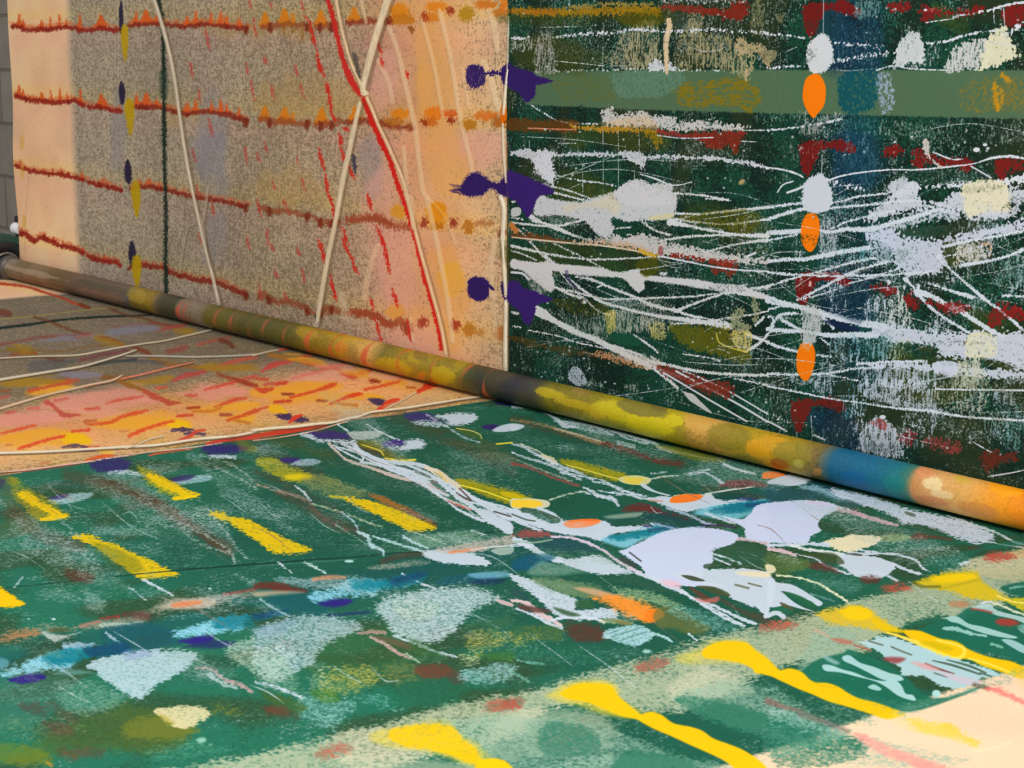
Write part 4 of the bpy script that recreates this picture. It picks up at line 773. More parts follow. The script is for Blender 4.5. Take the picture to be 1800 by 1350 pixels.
# printed brown-red streaks
for q, w_, a_ in (('120,835 220,860 300,905 400,965', 22, .55), ('170,845 280,885 360,945 405,975', 10, .5), ('410,780 480,800 560,840', 20, .35), ('450,830 540,870 600,900', 10, .4), ('640,790 800,850', 14, .3), ('690,735 800,780 900,830', 16, .35), ('560,760 680,800', 20, .4), ('20,900 70,940 140,960', 24, .5), ('120,1005 160,1020', 12, .5),
                  ('500,870 560,905 640,940', 14, .5), ('1090,790 1150,810 1200,818', 9, .6), ('900,735 1000,765 1090,790', 7, .55), ('1240,860 1400,890 1500,900', 12, .4), ('90,1240 130,1270', 16, .4), ('110,1325 180,1325', 14, .5), ('470,1250 520,1260', 16, .5), ('740,1180 800,1185', 15, .6), ('1000,1100 1070,1120', 14, .6)):
    L(q, w_, (98, 60, 40), a=a_, soft=10, r=5)
K(0, 670, 'T')
br('0,640 60,650 120,720 220,800 160,880 40,860 0,760', (96, 100, 60)); br('200,900 320,960 200,1050 60,1100 0,1080 0,980', (86, 90, 52)); br('280,700 560,720 560,760 400,780 320,740', (60, 70, 70), .3)
sc_('0,1090 180,1110 400,1060 440,1120 300,1180 180,1280 0,1300', .35); sc_('640,640 900,640 1180,800 1200,850 1000,830 800,700', .5); sc_('1000,580 1250,590 1200,640 1050,640', .5); sc_('200,710 400,700 330,780 230,760', .45); sc_('1400,860 1787,880 1787,960 1600,930 1430,930', .4); sc_('650,1030 800,1020 1100,1060 1000,1090 760,1080', .6); sc_('1160,840 1460,880 1500,980 1600,1080 1640,1200 1400,1050', .35)
sc_('500,1060 640,1180 900,1345 600,1345 400,1200', .2); sc_('700,1100 1000,1130 1200,1240 900,1200', .2); sc_('1500,560 1787,700 1787,780 1600,700', .3); sc_('900,940 1200,980 1400,1130 1200,1120', .25, c=(160, 160, 150)); sc_('0,820 100,860 40,960 0,960', .25)
P('340,830 420,800 560,780 660,790 560,840 400,865 350,850', (176, 206, 214), a=.85, g=.75, soft=4); P('330,825 400,800 480,795 420,825', PU, a=.7, soft=4)
P('1200,715 1280,690 1400,660 1480,670 1460,700 1330,725 1240,728', (176, 206, 216), a=.85, g=.8, soft=4); P('1190,690 1280,665 1360,665 1320,695 1210,712', (58, 50, 104), a=.85, soft=4)
P('620,575 760,545 880,545 910,590 850,630 720,640 660,620', (50, 38, 102), a=.93, soft=4, g=.95, r=4); P('1400,470 1500,450 1640,450 1720,480 1640,505 1480,520', (48, 34, 104), a=.93, soft=4, g=.95, r=4)
P('-10,690 30,700 20,750 -10,740', (60, 50, 90), a=.7, soft=6)
wl('1100,690 900,640 760,640', [3, 8, 5], .6); wl('1480,525 1640,535', 6, .7)
def ybar(q, tip=None, g=.96, a=.95):
    P(q, (240, 196, 8), a=a, g=g, gk='d', soft=3, r=3); 
    if tip: L(tip, 4, (250, 206, 6), a=.95, soft=1.5, r=1)
P('70,660 150,700 260,770 440,920 380,970 270,975 180,880 80,780', (190, 168, 24), a=.65, soft=8, g=.85, r=4)
ybar('130,770 200,775 290,840 400,900 480,935 470,955 400,968 280,975 300,960 350,930 280,900 190,850 120,800', '290,972 400,960 470,945')
P('960,590 1050,640 1180,700 1260,750 1390,805 1330,830 1220,835 1100,780 1020,720 1000,650', (200, 180, 26), a=.7, soft=8, g=.85, r=4)
ybar('1020,655 1100,660 1180,705 1260,745 1330,780 1390,805 1320,830 1200,830 1250,800 1160,770 1060,710', '1210,830 1300,825 1370,810')
ybar('510,1095 560,1065 640,1080 700,1110 800,1140 900,1190 1010,1240 1120,1300 1220,1345 1240,1372 1100,1385 980,1390 900,1340 820,1280 740,1220 660,1160 600,1130')
ybar('1460,935 1540,915 1600,950 1700,965 1787,1000 1900,1060 2000,1110 2100,1150 2180,1185 2100,1210 2000,1215 1900,1200 1787,1120 1700,1060 1600,1000')
P('-60,1450 0,1440 60,1480 120,1520 175,1560 120,1580 0,1590 -80,1590', (252, 196, 0), a=.98, soft=3, r=2)
P('620,1100 800,1180 1000,1300 1000,1345 850,1345 700,1200', (70, 92, 34), a=.4, soft=12)
L('250,980 430,960 600,940', 1.5, (130, 160, 140), a=.6, g=.8); L('1250,1320 1500,1310 1787,1280', 1.6, (14, 58, 48), a=.9)
for q in ('0,830 30,870', '400,960 500,1030', '1260,1000 1330,1060', '1290,1060 1420,1150 1600,1210', '1180,950 1400,1060 1600,1190 1640,1280', '500,1060 560,1090', '1460,920 1560,1040 1640,1150 1720,1240', '460,1170 560,1190 620,1260', '1400,520 1560,560 1700,640 1787,740', '1500,600 1620,660 1787,760'):
    wl(q, 3, .55, c=(176, 190, 184), r=3)
K(450, 670, 'T')
# dark crease
L('-1900,1460 -500,1330 0,1288 200,1270 400,1255 700,1238 950,1210 1150,1195 1300,1150 1450,1105 1600,1065 1700,1045', [1, 2, 2, 2.4, 2.2, 2, 2, 2.4, 3, 3, 2.5, 1], (14, 52, 44), a=.9)
L('0,1300 300,1280 700,1250', 1.4, (90, 140, 120), a=.6)
P('1100,1080 1400,1040 1560,1060 1500,1120 1250,1160 1150,1150', (86, 140, 100), a=.65, soft=12)
br('120,420 300,430 500,500 600,590 440,560 200,480', (76, 84, 40)); br('560,520 760,520 1000,600 1150,700 900,680 700,600', (60, 60, 50), .4); br('1000,240 1200,290 1400,360 1300,380 1100,320', (84, 74, 40), .6); br('1350,380 1600,440 1787,520 1787,560 1500,480', (96, 84, 40), .5)
sc_('700,600 1000,650 1400,660 1500,800 1300,830 1000,760 760,700', .25, c=(140, 156, 140)); sc_('1380,480 1700,500 1787,560 1787,640 1500,600 1360,540', .35); sc_('100,860 500,900 700,960 600,1000 300,980', .22); sc_('1330,590 1560,600 1600,680 1400,700', .4); sc_('0,460 160,470 250,520 120,530 0,510', .65)
sc_('200,1060 700,1150 900,1180 760,1210 400,1150', .15); sc_('1330,660 1787,730 1787,800 1500,740', .25)
# soft yellow smear and bars
P('0,540 130,540 220,600 330,640 400,680 330,700 200,690 80,640 0,600', (188, 172, 30), a=.85, g=.9, soft=6, r=4); P('200,670 300,655 390,670 340,695 230,695', (228, 200, 14), a=.9, soft=5)
P('330,690 470,660 620,720 780,800 640,820 500,810 400,760', (150, 148, 80), a=.8, g=.8, soft=8, r=5); L('520,808 600,815 640,812', 4, (226, 200, 30), a=.8, soft=3)
P('-120,430 -60,440 0,470 -20,500 -120,480', (160, 150, 40), a=.4, soft=8)
ybar('620,825 700,820 800,835 900,865 1020,905 1140,960 1250,995 1245,1035 1160,1045 1080,1050 1000,1010 900,960 780,900 680,860')
P('780,795 880,805 980,850 1080,890 1140,930 1220,970 1140,955 1000,900 880,850', (170, 104, 44), a=.85, soft=4, r=2); L('1060,900 1180,960 1250,1000', 9, (96, 56, 40), a=.6, soft=6)
L('0,1060 200,1160 380,1180', 2, (60, 90, 40), a=.01)
P('700,430 860,420 900,480 1120,550 1000,575 900,560 850,500 760,460', (128, 120, 24), a=.7, soft=6, r=3); L('740,445 820,470 870,490 890,520', [2, 2.4, 3, 2], (214, 196, 70)); wl('900,540 1000,560 1110,550', [3, 4, 3], c=(234, 214, 60))
P('1400,680 1520,695 1650,730 1787,760 1900,800 1950,830 1950,870 1787,860 1600,800 1430,730', (176, 158, 10), a=.9, g=.9, gk='d', soft=4, r=3); L('1420,725 1600,770 1787,835 1960,880', 2.4, (236, 220, 60))
P('1380,310 1480,320 1560,370 1570,410 1480,390 1400,350', (104, 104, 24), a=.6, soft=6); L('1400,330 1500,345 1560,370 1575,400', 1.8, (206, 200, 110)); L('1680,440 1787,430', 3, (226, 206, 60))
# violet marks with white tails
P('1040,230 1150,218 1220,230 1260,260 1320,275 1360,290 1220,285 1100,285 1050,265', (64, 40, 118), a=.9, g=.85, soft=3, r=3); wp('1250,250 1350,228 1500,225 1550,255 1500,290 1400,305 1310,300 1340,280', soft=2); wp('1090,290 1200,280 1330,310 1300,320 1180,310', .8)
P('370,370 450,355 560,350 620,370 680,400 560,405 440,408', (60, 38, 116), a=.93, g=.85, soft=3, r=3); P('640,360 760,350 880,355 860,390 760,410 680,405', (206, 208, 200), a=.85, g=.88, soft=3); wp('310,380 380,375 440,410 560,415 700,420 640,445 520,430 420,420', .93)
P('880,430 960,410 1020,412 1040,435 1000,455 900,458', (56, 34, 116), a=.97, soft=2); wp('1030,420 1120,408 1180,430 1170,460 1080,480 990,478 930,462 1000,458 1045,438', soft=1.6)
P('1580,310 1640,300 1690,305 1700,320 1660,335 1590,330', (50, 34, 100), a=.95, soft=2); P('1650,340 1700,310 1787,292 1870,305 1850,330 1750,350 1680,352', WT_, a=.93, soft=2)
P('170,550 240,540 310,550 280,575 190,575', (54, 40, 112), a=.9, soft=3); P('240,590 310,555 400,550 460,570 400,595 300,600', (176, 198, 216), a=.85, g=.75, soft=3)
P('1660,150 1720,140 1787,150 1830,165 1787,175 1700,165', (34, 26, 90), a=.9, soft=2); wl('760,300 850,350 940,390 1000,410', [1.5, 2, 2.4, 2]); wl('570,310 640,350', 3); wl('1190,235 1350,330 1450,390 1560,430', 3, .6)
# the pale braid of splashes
for q, w_, c in (('510,440 560,490 600,530 640,560 760,600 880,640 1000,680 1130,700', [6, 5, 4, 5, 5, 6, 6, 5], (206, 188, 176)), ('540,450 620,500 740,560', 3, None), ('600,440 690,480 740,500 750,540 730,575', [4, 5, 4, 5, 4], None), ('690,450 720,490 780,520 850,560 920,600', [8, 9, 8, 7, 6], None), ('560,460 700,500 800,560 900,590 1000,610 1100,640', [3, 4, 4, 4, 4, 4], None),
                 ('740,575 860,590 930,620 1040,660 1130,700 1200,740', [5, 6, 7, 7, 9, 6], None), ('820,530 900,560 1000,575 1100,580 1180,600 1260,640', [3, 5, 8, 7, 8, 8], None), ('880,560 1000,620 1090,650 1180,700 1250,760 1340,800', [4, 7, 8, 8, 8, 5], None), ('1180,600 1260,640 1330,690 1400,730 1420,760 1480,790', [5, 12, 12, 10, 9, 8], (230, 214, 186)), ('940,600 1100,640 1200,680 1300,700 1400,760', 5, None), ('1060,590 1180,640 1280,690', 5, None),
                 ('1130,700 1200,750 1280,800 1360,840 1500,890', [5, 4.5, 4.5, 4, 4], (214, 186, 184)), ('1120,690 1250,780 1340,840 1400,890 1500,940 1590,980', [3, 4, 4, 4, 5, 5], None), ('1280,700 1400,800 1480,850 1520,890', [8, 8, 9, 8], None), ('1340,760 1480,800 1600,860 1787,920', [6, 8, 8, 8], None), ('1400,820 1560,860 1700,930 1787,960', [4, 4, 5, 5], None), ('1440,770 1560,830 1700,870 1830,910', [8, 5, 4, 4], None), ('1280,640 1330,700', 4, (230, 200, 120)), ('1200,720 1330,790', 2.5, (206, 160, 160))):
    wl(q, w_, c=c, a=.95, r=1)
P('1520,890 1620,900 1700,950 1787,1000 1787,1075 1720,1050 1680,1020 1600,980', WT_, a=.95, r=1.5); P('1640,890 1740,920 1787,950 1787,980 1700,950', WT_, a=.95)
wl('1340,840 1500,900', 3, c=(190, 80, 70)); L('1420,750 1500,830 1460,820 1400,780', 3, (90, 60, 50), a=.8); L('1660,910 1787,950', 3, (70, 66, 60), a=.8); L('1230,700 1260,712', 4, (110, 80, 76), a=.9); L('1110,640 1220,680', 2, (90, 100, 80), a=.8); L('1250,640 1300,680', 2.5, (150, 160, 110), a=.8)
# thinner threads of the middle ground
for q, w_, g_, c in (('0,725 120,770 250,800 370,840', [3, 3.4, 3.4, 4], .8, (176, 150, 130)), ('270,740 330,780 380,840', [2, 3.4, 3], .85, None), ('370,840 440,930 560,1010 640,1040 700,1050', [3, 3, 3, 2, 2], .75, (120, 84, 76)), ('380,860 500,890 640,930 760,980 880,1020', 3, .7, (190, 200, 160)), ('600,920 680,980 720,1050 780,1100', 3, .8, (180, 206, 214)), ('710,1055 780,1090 800,1150 880,1190 890,1240', [5, 6, 8, 5, 2], .9, (186, 216, 220)), ('820,1090 950,1130 1080,1170 1160,1190', [3, 4, 4, 5], .9, (190, 222, 230)),
                     ('1030,1090 1100,1130 1200,1170', [5, 4, 3], .95, (190, 222, 230)), ('1080,1050 1200,1090 1320,1140', 2.5, .8, (180, 200, 180)), ('1500,1040 1590,1075', 2.5, .8, None), ('150,1270 250,1345', 2.5, .8, None), ('340,1275 420,1310 480,1345', 3.4, .85, (190, 214, 214)), ('560,1010 700,1100 770,1150', 2, .8, (140, 180, 160)), ('140,790 250,800 360,850 440,960 560,1040 640,1060', 8, .4, (110, 84, 70)), ('0,700 200,780 350,820', 4, .4, (150, 130, 120))):
    wl(q, w_, g_, c=c, r=1.5)
E(650, 1266, 32, 9, (180, 216, 210), soft=2)
# teal and white at the crease
P('1160,1195 1300,1180 1450,1195 1560,1220 1640,1280 1500,1290 1300,1270 1200,1240', WT_, a=.93, r=2); L('880,1270 1000,1230 1150,1215', 10, (90, 56, 44), a=.7, soft=6); P('780,1310 1000,1270 1200,1260 1180,1290 900,1330', (176, 170, 150), a=.8, g=.85, soft=6)
P('1250,1180 1450,1140 1700,1100 1787,1070 1787,1140 1640,1170 1500,1195 1350,1205', (204, 180, 160), a=.85, g=.9, soft=6, r=3); L('1350,1200 1480,1180 1600,1165', [4, 6, 3], (240, 130, 80), a=.9, soft=3); L('1500,1180 1640,1160 1787,1150', 2, (220, 226, 226)); P('1640,1180 1787,1160 1787,1200 1700,1215', (180, 196, 180), a=.8)
K(900, 670, 'T')
for q, w_, g_ in (('0,180 150,190 250,230 330,280 360,310 450,320', [4, 4, 4, 8, 8, 4], .85), ('120,185 300,230 500,290 600,330 700,380', 4, .6), ('300,280 500,300 650,330 850,390 1000,440 1040,470 1200,510 1400,550', [4, 6, 6, 6, 6, 8, 4, 3], .75), ('330,280 500,330 700,370', 8, .5), ('700,340 800,400 940,440', 4, .7), ('1450,560 1550,610 1640,640', [3, 4, 4], .9), ('1480,590 1600,625 1700,650', 4, .9)):
    wl(q, w_, g_)
L('0,270 200,300 400,360 560,420 700,450', [3, 4, 5, 5, 4], (170, 136, 92), a=.85, g=.8, r=2, soft=3); L('300,330 450,370 640,430', 4, (206, 190, 170), a=.8, g=.7); L('640,440 800,480 950,540 1070,575 1180,580', [7, 6, 6, 7, 4], (104, 44, 38), a=.85, g=.85, r=3, soft=3); L('740,430 850,460', 8, WT_, g=.5)
P('-10,300 60,325 0,345', WT_, a=.93); sc_('320,430 430,430 380,460 330,450', .7, c=(186, 200, 214)); sc_('0,340 300,400 600,470 1000,540 1300,600 1000,560 700,500 300,470 0,400', .18); sc_('200,480 400,500 640,480 900,510 500,520', .3); sc_('1200,560 1500,580 1450,630 1300,640', .25)
P('1000,450 1200,460 1450,530 1500,560 1300,560 1100,500', (126, 122, 28), a=.8, g=.85, soft=4, r=3); br('1040,560 1200,560 1300,600 1100,600', (84, 60, 40), .5)
P('330,555 450,560 560,590 700,625 800,660 740,700 640,680 500,640 380,600', (176, 160, 14), a=.92, g=.92, gk='d', soft=3, r=3); L('380,590 500,620 640,660 740,685', 2, (226, 214, 90), a=.9); L('400,610 540,660 700,700', 3, (110, 108, 20), a=.7)
P('190,515 270,530 330,580 280,580 220,550', (226, 216, 170), a=.9, r=2)
P('740,685 800,665 880,662 960,680 970,700 940,725 880,730 780,715', (216, 212, 150), a=.97, soft=1.5); L('800,690 860,700 910,690', [10, 12, 6], (232, 206, 70), a=.9, soft=4); P('920,720 1000,770 1100,800 1080,805 960,770 900,735', WT_, a=.95); wl('970,690 1060,670 1160,662', [3, 3, 2], c=(190, 206, 190)); wl('970,650 1080,640', 3, .6)
wl('1230,660 1340,640 1400,670 1480,720 1440,710', [2, 3.5, 4, 3], .9); wl('1200,655 1380,620', 2, .8)
P('0,815 120,815 240,830 265,860 230,885 120,892 0,885', (216, 214, 180), a=.97, soft=1.5); P('10,830 120,825 190,835 215,860 180,880 80,885 0,875 0,840', (252, 206, 50), a=.97, soft=2); P('-80,770 0,775 70,800 80,820 0,815 -60,800', (206, 180, 6), a=.9, soft=3)
wl('265,825 380,790 480,768 520,772', [2.4, 2.4, 2.4, 2], c=(176, 196, 170))
for q, w_, g_, c in (('0,440 80,460 160,510 260,560 340,600 460,640 560,690', [3, 5, 5, 5, 5, 5, 3], .8, None), ('0,500 100,540 240,580 360,630 480,690', [3, 4, 4, 5, 4], .8, None), ('60,440 160,480 250,540', 2.5, .8, (220, 216, 190)), ('0,580 100,600 250,660 400,710 480,735', [5, 4, 4, 4, 3], .85, (150, 74, 66)), ('340,640 500,670 640,700 750,760 900,800', [3, 2.4, 3, 4, 4], .9, None), ('500,740 560,770 600,800 700,820 740,870', [3, 5, 6, 7, 5], .97, None), ('560,700 700,730 850,790 940,810', 3.4, .85, None),
                     ('680,780 800,790 900,820 980,830', 4, .9, None), ('470,770 600,800 720,840', 2.5, .8, None), ('600,760 760,800', 2.4, .8, None), ('0,540 200,620 420,700', 3, .6, (180, 170, 160))):
    wl(q, w_, g_, c=c)
# orange ovals in their white splashes
P('0,890 100,915 200,970 300,1000 380,980 620,975 680,1000 700,1020 800,1020 980,1010 1020,1030 960,1050 820,1060 700,1080 620,1120 540,1100 400,1080 250,1050 100,1000 0,960', WT_, a=.96, r=1.5)
wl('190,895 270,930 340,980', [10, 9, 8]); wl('-10,960 100,1010 200,1050', 5); wl('-10,905 100,960 220,1000', 7); L('80,900 170,915 260,950 320,975', 10, (44, 84, 60), a=.85); L('0,930 100,970 160,980', 3, (60, 90, 74), a=.8)
P('360,1010 380,985 450,972 540,970 620,978 600,1000 520,1025 420,1032', (255, 140, 80), a=.97, soft=1.5); L('380,988 500,974 600,976', 4, (255, 116, 30), a=.9)
P('0,1075 60,1055 120,1040 240,1060 290,1085 200,1095 80,1090', (176, 76, 74), a=.85, soft=4, g=.9, r=3); P('690,995 760,975 880,970 920,985 860,1005 740,1018', (30, 84, 66), a=.95, soft=2); L('920,1015 980,1020', 4, (70, 50, 96), a=.9); L('970,1000 1100,1040', 3, (190, 222, 240))
P('940,820 1100,810 1240,795 1330,800 1400,790 1420,830 1500,845 1600,830 1660,850 1600,875 1500,880 1400,890 1340,900 1200,920 1100,890 1000,850', WT_, a=.96, r=1.5)
P('1100,845 1120,815 1200,797 1300,798 1335,815 1280,845 1180,858 1110,855', (255, 124, 34), a=.97, soft=1.5); L('960,835 1050,845', 3, (210, 150, 140), a=.9); L('1350,800 1500,770 1600,755 1690,742', [4, 3, 3, 2], (206, 214, 200))
P('770,910 820,865 920,858 1000,885 1080,920 1180,950 1250,985 1140,970 1000,930 860,915', (112, 40, 38), a=.9, g=.92, soft=4, r=3); P('1450,740 1500,705 1600,690 1720,710 1787,740 1700,745 1560,750', (116, 36, 34), a=.9, g=.93, soft=4, r=3)
P('640,950 760,930 900,920 880,950 720,965', (150, 170, 150), a=.8, soft=4)
# navy, teal and pale blue of the middle column
P('900,940 1100,930 1300,990 1400,1020 1200,1050 1060,1020 960,980', (20, 74, 76), a=.8, soft=8); P('1400,790 1560,790 1640,800 1560,830 1440,830', (24, 74, 64), a=.9, soft=3); L('1580,830 1700,840', 6, (44, 56, 110), a=.7, soft=4)
P('1250,940 1400,890 1600,860 1787,840 1787,900 1650,940 1560,970 1450,960', (130, 206, 226), a=.85, soft=6); P('1380,910 1500,870 1640,850 1787,845 1787,880 1700,910 1560,935 1430,930', (10, 112, 130), a=.9, soft=5, r=3); L('1640,880 1787,870', 7, (20, 70, 110), a=.8, soft=4)
P('620,1110 760,1080 900,1060 1000,1040 1100,1050 1000,1090 900,1120 800,1170 700,1150', (140, 210, 232), a=.85, soft=5); P('680,1090 800,1070 1000,1020 1140,1030 1060,1060 940,1090 820,1110 720,1120', (14, 122, 134), a=.9, soft=5, r=3); L('960,1050 1130,1030', 7, (20, 76, 110), a=.8, soft=4)
wl('1000,1000 1150,1040 1250,1030 1340,1020', 3, .9, c=(150, 170, 200)); wl('1080,890 1250,950 1350,1000 1420,1010', 4, .85, c=(180, 190, 210)); wl('1350,930 1450,970 1550,1000', 4, .9); L('1330,1015 1450,1015 1560,1030', 3, (60, 40, 80), a=.8)
P('320,1100 420,1110 540,1150 620,1200 560,1220 400,1190 260,1160 170,1140', (34, 76, 82), a=.75, soft=8); wl('280,1090 420,1100 540,1140 640,1190 760,1270 900,1345', [4, 4, 5, 4, 5, 6], c=(220, 200, 216))
wl('20,1110 120,1150 180,1190 260,1230 330,1250', [10, 12, 9, 9, 10]); P('270,1230 420,1240 560,1220 640,1230 720,1280 860,1345 600,1345 420,1300', WT_, a=.93, r=2)
P('0,1260 120,1230 260,1220 300,1240 200,1300 60,1330 0,1320', (14, 84, 116), a=.9, soft=8); P('200,1250 300,1270 500,1310 560,1345 300,1345 100,1345', (120, 160, 140), a=.85, soft=8); L('0,1120 150,1130 280,1110', 3, (150, 180, 150), a=.8)
wl('0,1150 60,1140 120,1160', 6, .9); P('1410,1200 1500,1140 1590,1130 1787,1170 1787,1240 1600,1230 1450,1215', (52, 86, 66), a=.7, g=.6, soft=6)
# the two big white lobes
P('780,1180 900,1130 1000,1080 1120,1040 1280,1030 1440,1040 1560,1070 1582,1100 1540,1140 1430,1180 1400,1220 1400,1270 1370,1310 1330,1345 1340,1400 1500,1440 1300,1440 1000,1400 900,1300 800,1230 740,1190', (206, 214, 238), a=.98, r=1.2)
L('1250,1085 1400,1065 1500,1055', 10, (200, 206, 236), a=.3, soft=20)
P('1460,950 1600,975 1660,940 1787,890 1787,1120 1700,1090 1600,1020', (206, 214, 238), a=.98, soft=1.5)
wl('1570,1110 1680,1110 1787,1140', [5, 8, 8], .9, c=(220, 190, 198)); wl('1400,1210 1500,1240 1600,1280', 3); wl('1390,1230 1520,1290', 3, .9); L('1350,1300 1420,1290', 8, (60, 84, 60), a=.85); L('760,1240 860,1290', 8, (60, 70, 66), a=.9, soft=2); L('820,1200 900,1260', 3, (60, 70, 70), a=.8)
P('1420,1180 1640,1160 1787,1200 1787,1290 1600,1280 1480,1230 1410,1215', (50, 92, 66), a=.75, g=.75, soft=5, r=3)
K(1350, 670, 'T')
P('-30,640 40,630 120,650 90,670 0,685 -40,680', (255, 124, 30), a=.98, soft=1.5); P('0,700 80,670 160,650 240,660 300,690 270,715 180,735 80,735 0,720', WT_, a=.96)
P('270,700 360,700 480,740 440,760 330,740', (20, 70, 76), a=.8, soft=4); P('200,740 330,730 460,770 560,800 600,840 480,840 400,810', (160, 200, 220), a=.85, g=.8, soft=5, r=3); P('0,740 150,740 300,770 400,800 460,840 300,840 100,850 0,850', (34, 84, 96), a=.85, g=.85, soft=6)
P('0,860 120,850 260,838 400,850 470,870 490,900 440,930 370,970 350,1020 370,1050 300,1090 280,1130 200,1140 0,1130 -160,1090 -100,900', (206, 214, 238), a=.98, r=1.2); L('280,850 370,860 420,870', 6, (226, 190, 216), a=.6, soft=6); L('20,900 200,880', 10, (196, 200, 236), a=.4, soft=16)
P('430,750 560,770 700,800 820,840 940,880 1000,900 1130,920 1260,950 1400,980 1520,1040 1580,1090 1500,1130 1400,1120 1280,1080 1200,1040 1050,1000 940,1000 900,960 760,900 620,860 520,830', (206, 214, 230), a=.93, g=.95, r=3)
P('470,860 560,830 640,870 600,900 520,895', (60, 90, 90), a=.8, g=.8, soft=4); P('960,910 1030,930 1020,950 960,930', (76, 96, 76), a=.85, g=.85)
wl('490,905 600,925 700,960 780,980 900,1010', [6, 8, 7, 8, 6], .9, c=(220, 170, 180)); wl('470,880 560,900', 3); P('390,960 470,930 580,950 700,980 880,1020 1050,1010 1200,1050 1260,1090 1000,1070 800,1080 560,1060 380,1050', (48, 84, 58), a=.65, g=.7, soft=5, r=4)
P('990,1080 1050,1065 1150,1075 1180,1095 1080,1110 1000,1105', (112, 48, 36), a=.85, soft=5, g=.9, r=3); L('1180,1090 1280,1110', 5, (110, 56, 40), a=.7, soft=4); P('1390,1165 1440,1150 1500,1160 1450,1190', (84, 60, 46), a=.7, soft=5)
P('800,1080 940,1070 1000,1100 900,1130 780,1120', (186, 196, 120), a=.7, g=.75, soft=5); sc_('760,1130 1000,1120 1300,1160 1200,1220 900,1180', .35, c=(150, 190, 170)); wl('1500,1110 1640,1140 1780,1160', 3, .8); wl('1260,940 1400,990 1560,1040 1700,1110 1787,1140', 4, .85)
P('390,1130 480,1100 620,1080 760,1090 785,1110 740,1150 640,1180 540,1200 440,1160', (240, 226, 186), a=.96, r=2)
wl('0,1150 150,1150 300,1140 420,1150', [6, 5, 5, 8]); wl('0,1175 100,1190 190,1220', [5, 7, 5], c=(226, 190, 196)); wl('160,1150 280,1180 400,1195 520,1220', [5, 5, 6, 10], c=(228, 230, 226)); wl('200,1210 320,1240 400,1290 540,1345', [2, 3, 3, 4]); wl('560,1200 700,1210 860,1210 960,1230 1040,1260 1080,1310 1130,1335', [4, 4, 3, 4, 4, 3, 2]); wl('620,1180 760,1200', 3)
P('500,1220 600,1210 740,1230 840,1260 890,1300 850,1345 760,1390 640,1380 560,1330 480,1270', WT_, a=.96, r=1.5); P('540,1210 640,1225 660,1215 600,1205', (70, 70, 50), a=.8); P('420,1200 500,1230 530,1280 420,1270 300,1230 200,1210', (64, 78, 44), a=.8, soft=3); wl('870,1280 960,1320 1060,1350', 5)
P('260,1290 380,1270 480,1320 500,1345 340,1320', (104, 52, 44), a=.75, soft=5, r=3); br('0,1220 100,1220 260,1260 240,1320 0,1345', (110, 130, 60), .6, 8); P('-20,1290 30,1290 55,1320 40,1345 0,1345', (240, 226, 186), a=.9)
P('1100,1230 1300,1200 1560,1150 1787,1100 1787,1140 1500,1190 1360,1270 1150,1320', (22, 108, 84), a=.7, g=.85, soft=8); P('1360,1280 1480,1230 1650,1190 1787,1160 1860,1180 1860,1345 1600,1345 1400,1330', (206, 196, 156), a=.85, soft=8, g=.95)
P('1510,1220 1580,1195 1680,1195 1730,1220 1680,1245 1560,1255', (186, 72, 56), a=.9, soft=8, r=4, g=.9); P('1680,1200 1787,1170 1860,1190 1787,1230', (226, 170, 100), a=.5, soft=8)
wl('1400,1270 1340,1280', 5, .9)
K(0, 1010, 'T')
# foreground, left
sc_('250,130 450,120 560,170 420,180 280,170', .55); sc_('590,120 700,180 720,280 640,260 600,190', .6); sc_('900,100 1200,190 1300,200 1050,120', .3); sc_('420,0 560,60 700,60 600,20', .25); sc_('1640,0 1787,60 1750,90 1680,40', .7); wl('1000,50 1120,110 1210,160', [4, 5, 3], .85); wl('160,20 100,90', 3, .6); wl('900,100 1020,190', 3, .6)
E(375, 316, 14, 8, (180, 214, 210)); E(1465, 110, 12, 6, (180, 214, 210)); E(200, 316, 12, 6, (130, 180, 160)); br('460,0 640,20 620,60 500,60', (84, 52, 36), .7, 8)
P('0,430 130,400 280,390 350,370 560,350 700,320 900,270 1050,240 1200,190 1400,175 1787,110 1787,140 1600,180 1400,250 1250,270 1080,300 1000,345 850,370 600,390 400,415 200,455 0,490', (160, 152, 130), a=.75, g=.85, soft=10, r=5)
P('0,440 100,405 250,400 280,430 160,455 0,480', (180, 120, 70), a=.8, soft=7, r=4); P('1080,220 1250,190 1400,175 1500,200 1420,240 1200,260 1060,250', (206, 190, 170), a=.8, soft=8); L('1210,225 1300,215 1400,205', [7, 9, 5], (234, 130, 80), a=.9, soft=6); P('700,300 800,285 880,280 840,310 720,322', (170, 40, 40), a=.85, soft=6, r=3); P('860,260 1000,255 1090,290 1030,325 900,320 830,300', (92, 50, 46), a=.7, soft=8, r=4); L('560,365 700,330', 6, (206, 130, 110), a=.7, soft=5)
P('290,400 400,425 480,425 580,400 500,430 400,470 380,475 320,440', (196, 200, 196), a=.85, g=.9, soft=4); P('340,385 440,375 490,395 380,412', (80, 88, 50), a=.8, soft=5); P('700,345 840,340 1000,335 900,360 720,375', (190, 200, 184), a=.85, g=.9, soft=5); L('1560,150 1787,110', 4, (176, 60, 56), a=.7, soft=5)
P('430,500 520,480 640,480 700,495 600,520 470,535', (170, 200, 220), a=.9, g=.85, soft=5, r=3)
P('740,380 1000,350 1200,400 1300,480 1200,520 900,520 740,440', (22, 84, 96), a=.85, soft=12, r=4); wl('740,410 800,460 870,500', [4, 5, 3], c=(150, 180, 190)); sc_('1100,300 1500,250 1600,270 1400,310 1200,320', .45, c=(160, 196, 200))
